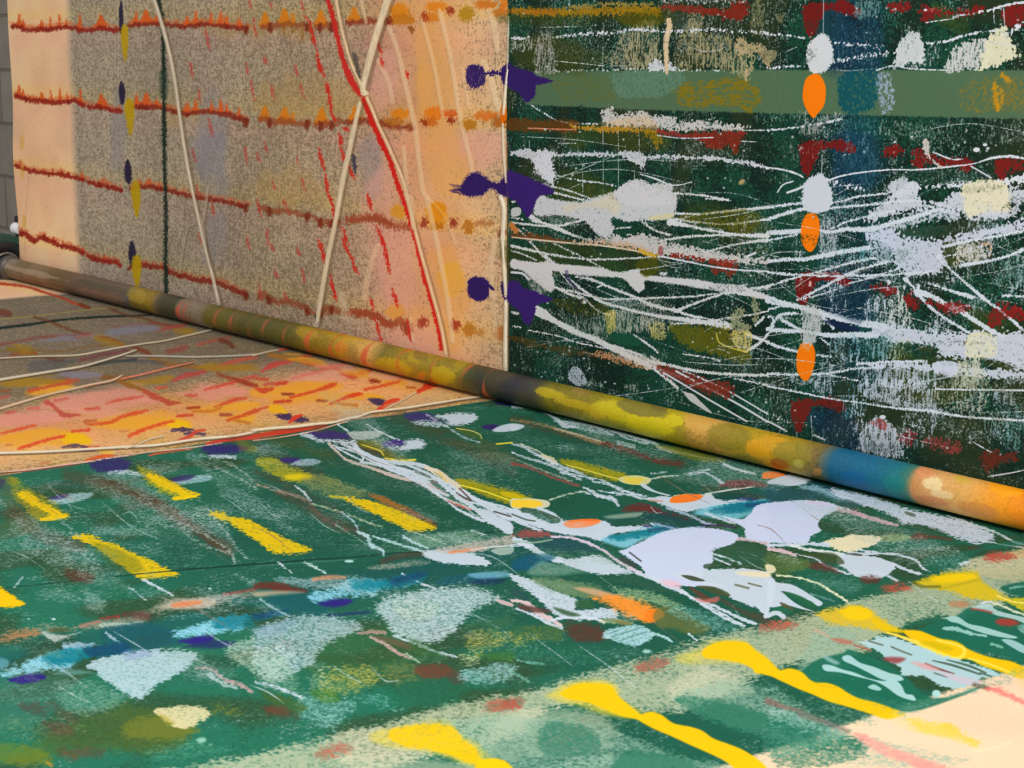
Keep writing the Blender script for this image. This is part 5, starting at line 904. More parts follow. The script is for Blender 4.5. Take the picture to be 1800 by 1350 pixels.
def flare(cx, cy, s_=1.0, fade=1.0):           # teal and violet brush mark of the blue column
    f = lambda q: [((cx+float(a.split(',')[0])*s_), (cy+float(a.split(',')[1])*s_)) for a in q.split()]
    P(f('-450,80 -440,40 -300,0 -150,-60 0,-90 120,-90 100,-20 50,40 -100,60 -250,80 -400,100'), (150, 216, 238), a=.9*fade, soft=12, r=4, g=.97, gk='d')
    P(f('-140,-50 0,-90 200,-110 350,-140 440,-120 420,-90 300,-50 150,-20 60,10 -60,30 -130,10'), (8, 122, 138), a=.97*fade, soft=11, r=4, g=.97, gk='d')
    P(f('150,-100 300,-130 400,-150 450,-115 330,-70 220,-40 160,-50'), (18, 62, 96), a=.85*fade, soft=9)
    P(f('-400,110 -300,80 -180,70 -130,85 -170,115 -280,135'), (44, 26, 128), a=.9*fade, soft=5, r=2)
flare(450, 635)
flare(1620, 370, .93)
P('1380,480 1500,460 1640,470 1620,500 1400,520 1260,515', (32, 40, 100), a=.8, soft=6)
P('0,590 60,620 20,670 0,690', (120, 180, 200), a=.6, soft=6); P('350,690 520,665 640,680 660,710 400,720', (130, 190, 196), a=.5, soft=8)
P('600,640 700,600 860,560 1000,540 1200,530 1330,545 1380,580 1330,640 1250,700 1150,750 1080,800 1010,870 960,890 900,860 800,790 700,720 640,670', (180, 206, 214), a=.95, g=.96, soft=3, r=4); P('880,550 1000,540 1050,560 900,590', (140, 160, 200), a=.5, soft=8)
sc_('1330,560 1500,600 1500,660 1400,640', .3, c=(180, 170, 160)); wl('1370,660 1480,670 1560,740 1680,780 1760,830', [5, 6, 7, 8, 5], .75, c=(196, 160, 160)); wl('1450,700 1550,770 1650,800', 6, .8, c=(180, 200, 200)); br('1420,580 1600,600 1620,660 1480,650', (34, 84, 62), .8, 8); sc_('1600,480 1787,440 1787,700 1700,640 1600,560', .65, c=(190, 206, 186)); sc_('1300,700 1480,700 1600,800 1400,760', .3)
sc_('400,760 600,740 780,820 860,900 700,1000 500,960 400,860', .45, c=(140, 176, 156)); sc_('0,800 300,780 400,860 200,930 0,900', .25, c=(130, 176, 170)); sc_('0,1000 400,1000 600,1100 200,1150 0,1100', .3, c=(130, 160, 110)); br('0,1200 300,1230 360,1345 0,1345', (120, 130, 30), .6, 10); br('860,1060 1100,1000 1400,1100 1200,1160 900,1150', (130, 130, 40), .6, 10)
br('120,930 260,900 340,990 280,1010', (84, 66, 56), .6, 10); br('280,1040 440,1050 520,1110 400,1130', (100, 70, 56), .65, 9); br('440,1250 600,1230 680,1270 500,1310', (112, 78, 50), .65, 10)
P('1080,970 1150,945 1280,935 1400,940 1460,975 1440,1020 1350,1070 1280,1090 1200,1070 1120,1010', (220, 210, 160), a=.95, g=.98, soft=4, r=3); P('1090,985 1160,1000 1220,1060 1150,1040', (176, 160, 60), a=.6, soft=6); P('1370,1165 1420,1150 1440,1170 1400,1190', (160, 210, 190), a=.85, soft=4)
sc_('1480,920 1640,920 1700,980 1500,1000', .5, c=(160, 150, 50)); L('330,1320 360,1345', 5, (200, 140, 50), a=.7, soft=3); sc_('1000,1240 1400,1180 1600,1240 1200,1300', .25, c=(110, 180, 150)); sc_('1420,1180 1540,1230', .3)
K(450, 1010, 'T')
P('140,40 400,20 620,20 1000,30 1100,60 900,90 700,110 500,110 300,80', (166, 188, 192), a=.75, g=.75, soft=8, r=4); L('400,40 500,25 620,25', [5, 8, 5], (232, 150, 110), a=.85, soft=6); P('0,80 100,70 260,95 350,125 200,120 0,110', (112, 44, 34), a=.85, soft=6, r=3); P('0,130 200,120 340,130 200,150 0,165', (190, 170, 140), a=.8, soft=5); wl('30,180 120,240 230,295', 4, .9, c=(150, 186, 190)); wl('1020,0 1120,50 1250,95', 4, .9)
P('60,180 300,150 480,170 520,260 300,290 180,270', (20, 90, 96), a=.75, soft=12)
flare(790, 110, .88, .95); P('500,290 640,255 760,245 820,270 700,290', (30, 56, 96), a=.8, soft=6)
P('1280,40 1450,0 1640,0 1700,30 1500,70 1280,80', (20, 84, 100), a=.8, soft=8); P('1480,0 1700,-30 1787,-10 1787,20 1600,30', (130, 190, 220), a=.7, soft=6); P('1450,60 1640,30 1760,20 1720,60 1560,80', (18, 44, 80), a=.7, soft=7)
P('0,400 160,330 330,290 500,290 640,320 740,370 640,430 520,480 430,560 400,630 280,680 200,740 120,760 0,660', (180, 200, 206), a=.9, g=.68, soft=5, r=5); P('0,520 200,500 300,560 200,700 100,740 0,700', (200, 222, 216), a=.7, g=.6, soft=8)
P('830,230 900,170 1050,130 1250,95 1450,85 1600,110 1690,160 1600,210 1480,270 1440,330 1370,400 1280,460 1180,480 1050,450 960,400 900,320', (192, 210, 214), a=.93, g=.76, soft=5, r=5); P('960,180 1200,150 1300,260 1100,330 960,260', (200, 216, 190), a=.6, g=.5, soft=8)
P('0,380 120,320 300,300 200,400 0,440', (130, 160, 190), a=.4, soft=12)
wl('720,415 800,405 900,410', 6, .75, c=(190, 150, 140)); wl('800,440 900,490 1000,560 1080,590', [4, 6, 6, 5], .85, c=(206, 170, 164)); wl('960,430 1100,480 1250,540 1400,580', [3, 5, 5, 4], .85); wl('1050,560 1140,620', 4, .8, c=(160, 190, 160)); P('820,440 900,440 1050,480 1120,530 1000,510', (110, 90, 66), a=.75, soft=5); br('1100,460 1260,520 1330,580 1200,600 1060,520', (50, 100, 50), .7, 8)
P('1680,170 1787,200 1787,225 1700,200', (226, 190, 190), a=.85); sc_('1400,60 1640,80 1600,200', .3)
sc_('460,700 560,665 700,655 830,680 850,720 760,790 620,830 500,830 440,780', .68, c=(196, 184, 84)); sc_('360,720 470,680 540,840 440,850', .5, c=(180, 196, 150)); sc_('0,560 160,560 340,860 100,820 0,740', .45, c=(160, 190, 160)); sc_('300,860 560,880 700,900 640,1000 560,1080 480,1080 360,1040 290,980', .62, c=(160, 204, 200)); wl('0,760 150,800 330,870', [5, 6, 5], .7); br('20,820 220,850 340,930 280,970 80,900', (66, 96, 40), .8, 8); br('40,930 200,930 240,990 100,990', (110, 64, 48), .7, 8)
sc_('900,650 1080,640 1120,720 960,760', .45, c=(150, 140, 70)); br('400,830 560,830 560,890 440,880', (70, 116, 30), .7, 8); br('1120,660 1300,640 1360,700 1180,730', (112, 66, 50), .75, 7); br('1350,700 1460,730 1400,770', (80, 70, 56), .7, 8); sc_('740,880 860,860 960,930 1000,950 840,930', .5, c=(140, 200, 190)); sc_('1440,480 1550,400 1787,390 1787,470 1600,540 1500,560', .62, c=(206, 190, 90)); sc_('1420,560 1560,540 1560,640 1460,640', .5, c=(210, 220, 160)); sc_('1440,720 1520,640 1787,620 1787,740 1640,780 1540,770', .68, c=(166, 210, 212)); br('1550,560 1787,540 1787,600 1640,600', (70, 116, 40), .7, 6); br('1460,360 1640,310 1787,300 1787,370 1600,370', (70, 110, 70), .5, 10)
P('1150,130 1220,90 1230,150', WT_, a=.2)
for x, y, s_ in ((560, 1220, 1.0), (1720, 915, .9)): P([(x-140*s_, y+40), (x-100*s_, y-10), (x-20*s_, y-40), (x+80*s_, y-30), (x+120*s_, y-5), (x+40*s_, y+25), (x-60*s_, y+50)], (176, 84, 64), a=.85, soft=12, g=.8, r=5)
K(900, 1010, 'T')
for x, y, s_ in ((970, 630, .95), (20, 900, .6), (1787, 370, .6)): P([(x-110*s_, y+30), (x-80*s_, y-20), (x, y-45), (x+90*s_, y-40), (x+120*s_, y-10), (x+40*s_, y+25), (x-50*s_, y+40)], (176, 80, 62), a=.85, soft=12, g=.8, r=5)
P('-20,0 130,30 260,90 400,150 460,190 440,240 500,250 700,240 740,300 560,320 420,320 300,280 180,170 60,80', WT_, a=.95, g=.97, r=2); P('120,30 300,30 600,80 640,130 560,170 480,170 300,110', (110, 140, 96), a=.85, soft=8, r=4)
P('430,90 560,95 760,150 700,170 560,140', (222, 170, 130), a=.8, soft=5); P('540,160 700,150 860,180 1020,240 1050,290 980,350 900,330 760,270 640,210', (255, 150, 50), a=.95, soft=9, r=4); P('940,260 1020,250 1010,320 970,345 920,320', (255, 128, 30), a=.9, soft=5); P('1020,230 1150,250 1330,330 1400,380 1300,420 1150,400 1000,380', (112, 112, 56), a=.75, soft=9)
wl('0,180 100,200 200,280 280,320 340,360', [6, 7, 10, 8, 5], c=(226, 196, 196)); wl('30,240 160,290 250,340 350,380', [3, 5, 6, 4], .95); wl('280,320 400,300 560,310 640,340', [5, 5, 5, 6]); P('0,90 60,110 130,180 60,170 0,140', (40, 80, 80), a=.85, soft=4); P('40,210 180,230 280,260 200,270 80,250', (96, 62, 56), a=.85, soft=4); P('290,230 400,260 480,290 400,295 320,260', (50, 84, 50), a=.85, soft=4); P('440,190 520,175 580,220 540,240 460,235', (50, 96, 60), a=.85, soft=4)
P('0,370 240,340 360,370 350,460 200,480 0,500', (110, 120, 50), a=.65, g=.7, soft=10); sc_('0,430 150,410 220,440 100,500 0,510', .5, c=(206, 200, 90)); P('360,380 500,340 600,360 650,400 640,450 560,470 430,460', (90, 50, 40), a=.8, g=.93, soft=6, r=3)
P('630,440 680,390 800,360 900,370 960,400 990,430 940,480 860,510 780,490 700,465', (176, 216, 222), a=.93, g=.9, soft=3, r=2); P('600,340 680,310 840,340 820,360 700,350', (200, 200, 150), a=.7, g=.8, soft=4); P('690,315 780,330 840,355 770,360', (120, 116, 60), a=.8, soft=4)
for q in ('700,440 800,410 900,380', '760,470 840,440 940,410', '680,420 740,400'): L(q, 2, (70, 120, 110), a=.7)
wl('980,420 1050,440 1120,480', [4, 4, 4], c=(170, 210, 210)); E(940, 545, 30, 12, (160, 206, 200), soft=3); E(1235, 425, 10, 8, (180, 214, 220)); wl('1240,430 1290,470', 2.4)
P('620,50 760,-20 900,10 1100,100 1200,150 1100,140 900,90 760,60', (60, 96, 76), a=.7, g=.65, soft=6, r=3); P('700,80 860,100 1050,140 1200,220 1150,240 960,200 760,140', (170, 194, 140), a=.75, g=.7, soft=8, r=4)
wl('870,-10 1000,30 1080,70 1160,110 1250,160 1400,260 1500,320 1620,370', [4, 9, 10, 8, 5, 5, 5, 4]); P('1040,40 1150,50 1180,95 1090,85', (240, 190, 206), a=.8, soft=5); wl('1180,120 1300,190 1450,270 1600,360', 4); wl('1250,170 1400,220 1560,300 1700,355', 5)
P('1130,-10 1787,-10 1787,290 1700,240 1560,190 1440,110 1380,90 1290,60', WT_, a=.95, r=1.5)
P('1180,10 1260,15 1350,50 1260,48', (60, 70, 46), a=.9); P('1280,85 1400,90 1500,130 1520,160 1440,150 1340,110', (70, 80, 50), a=.9, soft=2); P('1230,90 1290,110 1400,180 1420,200 1330,180 1270,130', (96, 64, 50), a=.9, soft=2); P('1420,160 1500,190 1600,250 1787,300 1787,345 1700,330 1560,260 1450,190', (70, 72, 56), a=.9, soft=3); L('1560,80 1650,105', 4, (110, 120, 90), a=.9); L('1650,70 1740,95', 3, (110, 110, 90), a=.9); P('1270,165 1350,180 1440,160 1430,200 1330,200', (206, 110, 100), a=.75, soft=4); P('1560,-10 1787,-10 1787,30 1640,20', (240, 224, 184), a=.85, soft=5)
sc_('1100,230 1300,250 1500,330 1600,380 1400,400 1200,330', .6, c=(130, 190, 180)); sc_('0,480 300,520 700,560 600,620 200,600 0,560', .3, c=(80, 150, 120)); wl('40,600 220,630', 4, .7, c=(110, 180, 160)); wl('0,680 120,750', 5, .6, c=(120, 180, 160)); sc_('700,540 900,520 1000,560 760,600', .3)
# thin threads of paint dragged over the lying run
K(0, 0, 'T', 1.0); rf = np.random.RandomState(5)
for i in range(70):
    x, y = rf.uniform(0, 1600), rf.uniform(770, 1220)
    if y < 830-.15*x+30 or y > 1290-.2*x*.9+40 or y < 720+.22*(x-860)+40: continue
    l_ = rf.uniform(20, 110); a_ = rf.uniform(.45, .75)
    L([(x, y), (x+l_/2, y+l_*a_/2+rf.normal(0, 6)), (x+l_, y+l_*a_)], [.7, rf.uniform(.9, 2.6), .6], [(176, 200, 196), (206, 216, 226), (150, 110, 96)][i % 3], a=.75, g=rf.uniform(.5, .9), soft=1)
for i in range(60):
    x, y = rf.uniform(0, 1500), rf.uniform(790, 1290)
    if y < 860-.15*x or y > 1290-.2*x or y < 760+.22*(x-860): continue
    w_, h_ = rf.uniform(30, 90), rf.uniform(8, 22)
    P([(x, y), (x+w_, y+w_*.15), (x+w_*1.2, y+h_+w_*.2), (x+w_*.2, y+h_)], [(170, 192, 180), (130, 160, 130), (180, 200, 206)][i % 3], a=.6, g=rf.uniform(.2, .5), soft=9, r=5)
for q in ('150,845 215,860 245,890 300,925 250,915 190,880', '560,690 640,720 700,790 640,770', '330,790 420,860 520,930 470,920 380,860', '640,745 720,800 800,860 860,900 780,880 690,810', '20,905 130,950 170,1000 60,980', '700,940 820,930 900,960 780,975', '220,870 330,900 400,930 320,935', '980,720 1100,780 1200,800 1080,790', '1180,840 1300,800 1400,850 1300,860', '560,1020 700,1040 820,1020 700,1060', '1450,890 1600,930 1700,980 1600,990 1480,930'):
    sc_(q, .42, c=(176, 194, 190))
# foreground yellow bars
def fbar(q): P(q, (252, 197, 0), a=.98, soft=3, r=2, rk='b')
K(450, 1010, 'T')
P('840,1110 1000,1060 1300,1030 1400,1060 1500,1160 1620,1270 1787,1345 1500,1345 1200,1230 950,1190 820,1150', (236, 208, 60), a=.7, soft=14); P('930,1100 1020,1065 1200,1042 1320,1048 1400,1070 1440,1140 1510,1200 1560,1270 1600,1300 1560,1335 1450,1300 1330,1250 1200,1210 1050,1190 960,1150', (252, 197, 0), a=.98, soft=6, r=2)
P('1540,1330 1590,1290 1660,1280 1740,1300 1800,1360 1860,1420 1500,1420', (252, 200, 0), a=.98, soft=3)
K(900, 1010, 'T')
P('220,830 350,770 520,745 690,770 780,860 900,970 800,1010 600,950 350,900 230,870', (238, 208, 60), a=.7, soft=14)
fbar('330,830 390,785 470,755 580,755 690,768 740,840 800,890 850,935 900,970 930,960 980,955 1050,980 1100,1020 1150,1045 1250,1065 1330,1095 1400,1150 1500,1190 1600,1230 1700,1290 1760,1340 1787,1400 1600,1400 1500,1320 1400,1260 1250,1190 1120,1130 1000,1080 920,1040 860,1010 760,990 640,940 520,890 400,870')
P('1150,570 1300,510 1450,485 1600,490 1700,560 1787,620 1787,720 1640,660 1400,610 1200,610', (240, 212, 70), a=.7, soft=14)
fbar('1330,545 1400,500 1480,482 1560,485 1640,497 1700,550 1787,605 1880,680 1950,700 1900,730 1787,715 1700,680 1600,630 1450,600 1350,590')
K(1350, 1010, 'T')
fbar('-80,600 0,610 60,680 100,670 160,660 240,685 300,740 340,755 420,760 500,790 560,830 640,870 760,900 870,940 970,985 900,1020 820,1030 700,990 560,940 420,900 300,850 200,810 80,750 0,710 -100,690')
L('300,750 380,790 480,800', 2, (206, 176, 0), a=.6); L('100,720 200,770 330,830', 2, (214, 184, 0), a=.5)
P('330,280 450,240 580,232 660,250 740,300 820,350 900,390 960,405 900,430 800,420 650,370 480,350 360,320', (226, 188, 40), a=.9, soft=8, r=4); P('480,270 560,240 660,250 720,290 660,320 560,310', (250, 206, 6), a=.85, soft=7); P('720,310 860,370 960,405 880,415 760,380', (240, 196, 4), a=.85, soft=5)
fbar('950,405 1050,405 1120,430 1200,460 1300,475 1360,500 1390,520 1480,555 1600,590 1700,610 1787,650 1860,680 1787,730 1650,690 1500,650 1400,600 1300,600 1200,560 1100,510 1000,450')
L('830,415 950,450 1080,500 1180,550 1300,590 1360,570 1370,530 1320,500 1180,465', [3, 5, 8, 8, 7, 6, 6, 4, 4], (255, 222, 80), a=.95); P('1060,480 1140,475 1240,500 1300,530 1240,540 1120,510', (214, 184, 0), a=.9, soft=5); L('1400,590 1550,630 1720,700', 3, (255, 230, 90), a=.9)
P('1010,60 1100,20 1200,0 1330,-10 1450,-10 1500,50 1600,110 1680,160 1560,180 1400,160 1200,110 1060,85', (224, 190, 20), a=.92, soft=6, r=3); P('1140,30 1250,5 1400,0 1450,30 1300,60 1180,60', (252, 208, 6), a=.85, soft=5); L('1200,110 1350,70 1480,40', 4, (190, 170, 30), a=.8, soft=3); L('1020,60 1070,90 1200,90', 4, (90, 96, 20), a=.8, soft=4)
P('1580,160 1700,165 1860,180 1860,290 1750,240 1650,190', (226, 200, 30), a=.9, soft=4, g=.95); L('1600,150 1700,190 1787,200', 2.4, (255, 232, 120), a=.9)
P('970,-20 1130,-10 1180,-40 1400,-50 1480,-30 1600,30 1787,60 1787,30 1600,-30 1300,-90 1050,-60', (24, 106, 84), a=.0)
P('1620,100 1700,70 1860,60 1860,160 1700,140', (20, 96, 76), a=.9, soft=4); wl('1690,100 1787,85', 4, .8, c=(120, 180, 160)); P('1480,-20 1787,-30 1860,0 1860,50 1700,60 1560,30', (190, 184, 140), a=.8, soft=8)
# foreground white splashes
P('0,60 80,70 160,80 240,120 300,160 380,210 350,235 300,200 260,190 180,160 100,130 160,190 240,240 320,270 240,255 120,225 60,240 0,220', WT_, a=.95); P('90,130 160,140 260,180 340,240 280,225 180,180', (36, 100, 66), a=.95, soft=2); P('30,250 90,235 180,270 120,285 60,275', (36, 104, 76), a=.95, soft=2); P('80,205 130,220 180,260 110,240', (90, 84, 56), a=.9); wl('-20,300 60,280 110,310', 8)
wl('60,15 200,30 340,70 440,130 520,180 570,215', [4, 3, 4, 4, 4, 2.5], c=(230, 230, 190)); wl('300,150 400,180 460,200', 4); P('300,150 400,160 500,200 420,215', (30, 96, 76), a=.7, soft=4); wl('-20,40 0,45 40,60', 5)
sc_('300,20 600,40 640,110 560,150 420,110 300,60', .45, c=(110, 160, 150)); br('640,20 720,15 780,40 720,70 650,55', (100, 50, 44), .8, 6); wl('740,-10 820,10 900,50', 5, .95); wl('540,0 760,-10', 4, .8)
P('780,110 830,80 920,70 1000,90 980,125 880,140 800,145', (186, 80, 60), a=.92, soft=9, r=4, g=.85); P('1270,210 1340,195 1400,210 1360,235 1280,230', (190, 130, 90), a=.85, soft=6, r=3); P('1590,330 1640,310 1730,320 1750,345 1650,365', (170, 60, 50), a=.92, soft=5, r=2); P('-30,380 20,335 100,325 190,340 200,365 100,395 0,400', (186, 86, 66), a=.92, soft=9, r=4, g=.85); P('440,455 520,455 600,480 560,495 480,480', (190, 110, 90), a=.8, soft=5); L('330,395 420,440', 5, (206, 170, 140), a=.7, soft=4)
P('640,480 700,465 780,445 860,440 960,470 1060,510 1180,560 1300,590 1500,650 1620,710 1500,720 1460,760 1400,780 1330,800 1200,780 1100,720 1000,710 930,700 920,650 850,610 760,540', (180, 212, 216), a=.96, r=2)
for q, w_, c in (('700,470 800,500', 3, (100, 110, 90)), ('860,510 930,540 1000,565', 3, (90, 100, 80)), ('600,500 720,535', 3, (170, 90, 80)), ('1150,605 1300,640 1480,700', [2, 4, 3], (60, 80, 60)), ('1250,600 1400,640 1520,690', [2, 4, 3], (60, 84, 60)), ('1100,625 1200,665 1300,695', [3, 4, 2], (120, 56, 50)), ('1480,690 1560,715', 3, (60, 90, 70)), ('1160,690 1250,720', 2.5, (80, 90, 80))): L(q, w_, c, a=.85, soft=1.5)
P('800,590 860,580 960,590 900,625 820,605', (150, 60, 60), a=.85, soft=5); P('1000,615 1100,625 1200,670 1120,670 1040,640', (226, 160, 160), a=.8, soft=5); P('1200,680 1330,710 1500,750 1400,775 1260,730', (214, 190, 204), a=.7, soft=5)
P('520,580 570,570 640,620 740,650 840,690 920,710 945,740 900,750 800,740 700,690 600,640 530,610', (170, 210, 208), a=.97); P('380,640 440,640 520,670 600,690 700,730 800,750 880,740 930,780 960,840 1010,850 1030,890 970,880 900,850 820,790 740,750 620,720 500,690 400,680', (172, 212, 210), a=.97); P('390,570 460,600 500,625 470,635 400,600', (150, 190, 184), a=.8, soft=4)
P('700,790 740,775 790,805 770,820 710,805', (160, 206, 202), a=.97); E(1175, 840, 30, 28, (176, 216, 212)); E(590, 740, 10, 6, (80, 150, 130), a=.5)
wl('1230,385 1300,385 1400,415 1520,435', [5, 8, 6, 3], c=(150, 200, 190)); P('1240,310 1320,300 1400,350 1500,370 1640,410 1740,440 1700,450 1560,430 1420,390 1330,350 1280,340', (166, 208, 200), a=.95); P('1630,460 1700,460 1787,500 1860,560 1787,555 1700,510', (166, 206, 206), a=.9); wl('1560,490 1630,510', 5, .85, c=(130, 190, 170)); P('1420,240 1500,210 1560,215 1600,255 1787,300 1860,330 1860,380 1740,320 1600,290 1540,265', (180, 210, 206), a=.9); L('1420,245 1500,255 1560,270', 4, (170, 70, 60), a=.8, soft=3); P('1740,360 1860,350 1860,440 1787,420', (160, 200, 190), a=.7, g=.8)
wl('1480,205 1560,190', 4); wl('1560,195 1700,250 1787,280', 4, c=(220, 224, 190))
sc_('0,880 200,960 400,1050 520,1110 460,1150 200,1090 0,1010', .6, c=(150, 190, 176)); L('0,890 120,935 230,960', [12, 7, 5], (150, 100, 90), a=.75, soft=6); L('230,980 400,1040 560,1110', [12, 9, 8], (120, 110, 100), a=.7, soft=8); sc_('0,760 100,790 60,830 0,820', .5, c=(150, 200, 176)); sc_('350,900 600,960 760,1040 600,1060 400,980', .35, c=(120, 170, 140)); sc_('560,820 800,880 1100,900 1300,830 1000,970 820,940', .25, c=(90, 150, 130)); sc_('0,1050 300,1180 0,1280', .45, c=(90, 150, 130)); L('1440,775 1510,790 1540,800', 7, (100, 64, 50), a=.8, soft=6)
sc_('940,960 1050,900 1400,800 1787,660 1787,700 1400,830 980,985', .5, c=(110, 160, 140)); sc_('0,1290 400,1190 560,1150 500,1100 300,1180 0,1270', .5, c=(120, 176, 150))
# marks running on over the bare border
P('1520,800 1600,790 1700,830 1787,870 1850,910 1850,950 1787,925 1640,860 1560,820', (255, 120, 110), a=.85, soft=7, r=2); P('590,1130 660,1120 760,1180 900,1240 1050,1290 1200,1345 1300,1400 1100,1400 960,1330 820,1270 700,1200', (255, 150, 140), a=.82, soft=9, r=2)
P('1000,1030 1150,1060 1260,1060 1330,1100 1450,1150 1500,1190 1440,1240 1350,1200 1200,1150 1060,1100', (255, 206, 60), a=.9, soft=12, r=4); P('900,1000 1050,1040 1500,1180 1600,1180 1700,1150 1500,1260 1200,1180 950,1050', (255, 216, 140), a=.4, soft=20); L('1420,1250 1560,1230 1700,1180', 3, (255, 232, 190), a=.6, soft=5); P('1750,720 1860,700 1860,780 1787,790', (255, 206, 140), a=.6, soft=10)

# ------------------------------------------------------------------ the print repeats where the camera does not reach
for g in grids:
    if g.surf == 'W': continue
    jj = np.arange(len(g.s)); ins = (g.X > -8) & (g.X < 1808) & (g.Y > -8) & (g.Y < 1358)
    if g.surf == 'V' and g.panel == 1:
        i0 = int(np.searchsorted(g.u, -1.105)); m = np.clip(np.searchsorted(g.u, 2*g.u[i0]-g.u[i0:]), 0, i0)
        g.C[:, i0:] = g.C[:, m]; ins[:, i0:] = ins[:, m]
    for i in range(len(g.u)):
        v = np.nonzero(ins[:, i])[0]
        if len(v) < 20 or g.s[v[-1]]-g.s[v[0]] < PER*1.02: continue
        lo, hi = g.s[v[0]], g.s[v[-1]]; sp = g.s.copy()
        k = np.ceil(np.maximum(lo-sp, 0)/PER); sp = sp+k*PER
        if g.surf == 'V' or hi < -QW-.02: k = np.ceil(np.maximum(sp-hi, 0)/PER); sp = sp-k*PER
        src = np.clip(np.searchsorted(g.s, sp), 0, len(g.s)-1); out = ((g.s < lo) | (g.s > hi))
        if g.surf == 'V': out &= g.s > .1
        g.C[out, i] = g.C[src[out], i]

# ------------------------------------------------------------------ cloth mesh
def cloth_material(name):
    m, nt, b = nodes(name)
    at = nt.nodes.new('ShaderNodeAttribute'); at.attribute_name = 'paint'
    tc = nt.nodes.new('ShaderNodeTexCoord')
    n = nt.nodes.new('ShaderNodeTexNoise'); n.inputs['Scale'].default_value = 900; n.inputs['Detail'].default_value = 3
    nt.links.new(tc.outputs['Object'], n.inputs['Vector'])
    mr = nt.nodes.new('ShaderNodeMapRange'); mr.inputs[3].default_value = .86; mr.inputs[4].default_value = 1.14
    nt.links.new(n.outputs['Fac'], mr.inputs[0])
    mx = nt.nodes.new('ShaderNodeVectorMath'); mx.operation = 'SCALE'
    nt.links.new(at.outputs['Color'], mx.inputs[0]); nt.links.new(mr.outputs[0], mx.inputs['Scale'])
    nt.links.new(mx.outputs[0], b.inputs['Base Color'])
    bp = nt.nodes.new('ShaderNodeBump'); bp.inputs['Strength'].default_value = .25; bp.inputs['Distance'].default_value = .0006
    nt.links.new(n.outputs['Fac'], bp.inputs['Height']); nt.links.new(bp.outputs[0], b.inputs['Normal'])
    b.inputs['Roughness'].default_value = .85; b.inputs['Specular IOR Level'].default_value = .1
    return m
def wrinkle(U, S):
    up_ = np.clip(S/.05, 0, 1); dn = np.clip((-S-QW)/.05, 0, 1)
    v = .0012*np.sin(U*7+S*9)+.0008*np.sin(U*19-S*5+1)+.0006*np.sin(U*3-S*31)
    return v*up_*.8+(v*.5+.0007)*dn
cm = [cloth_material('peach_cloth'), cloth_material('green_cloth'), cloth_material('bare_cloth')]
root = empty('painted_cloth', (-2.0, YR, TZ))
tag(root, 'long cloth painted peach and green, lying flat then rising upright behind the roller', 'cloth')
ALB = 1.0
for k, nm, lb in ((0, 'peach_panel', 'peach and grey stretch with red rows and raised cords'), (1, 'green_panel', 'dark green stretch splashed with white, yellow and orange paint'), (2, 'border_panel', 'bare peach border with pink and yellow smears')):
    V, Q, Cc, n0 = [], [], [], 0
    for g in grids:
        if g.panel != k: continue
        H = g.H*1.0+wrinkle(g.U, g.S)
        a = np.clip(-g.S/RR, 0, math.pi/2); ny = -np.cos(a); nz = np.sin(a)
        Pp = g.P.copy(); Pp[..., 1] += ny*H; Pp[..., 2] += nz*H
        Pp[..., 0] += 2.0; Pp[..., 1] -= YR
        if g.surf == 'V' and k == 0:               # slightly wavy left selvedge
            e = np.exp(-(g.U-UL)/.03); Pp[..., 0] += e*(.004*np.sin(g.S*22)+.026*(.5-g.S)*.0)
        ns, nu = g.U.shape; idx = np.arange(ns*nu).reshape(ns, nu)+n0
        Q.append(np.stack([idx[:-1, :-1], idx[:-1, 1:], idx[1:, 1:], idx[1:, :-1]], -1).reshape(-1, 4))
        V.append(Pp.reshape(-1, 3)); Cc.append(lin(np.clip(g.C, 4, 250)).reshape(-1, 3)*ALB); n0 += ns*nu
        g.C = None
    o = mesh_from(nm, np.concatenate(V), np.concatenate(Q), cm[k], root, True, np.concatenate(Cc)); o['label'] = lb
print('cloth', round(time.time()-T0, 1))

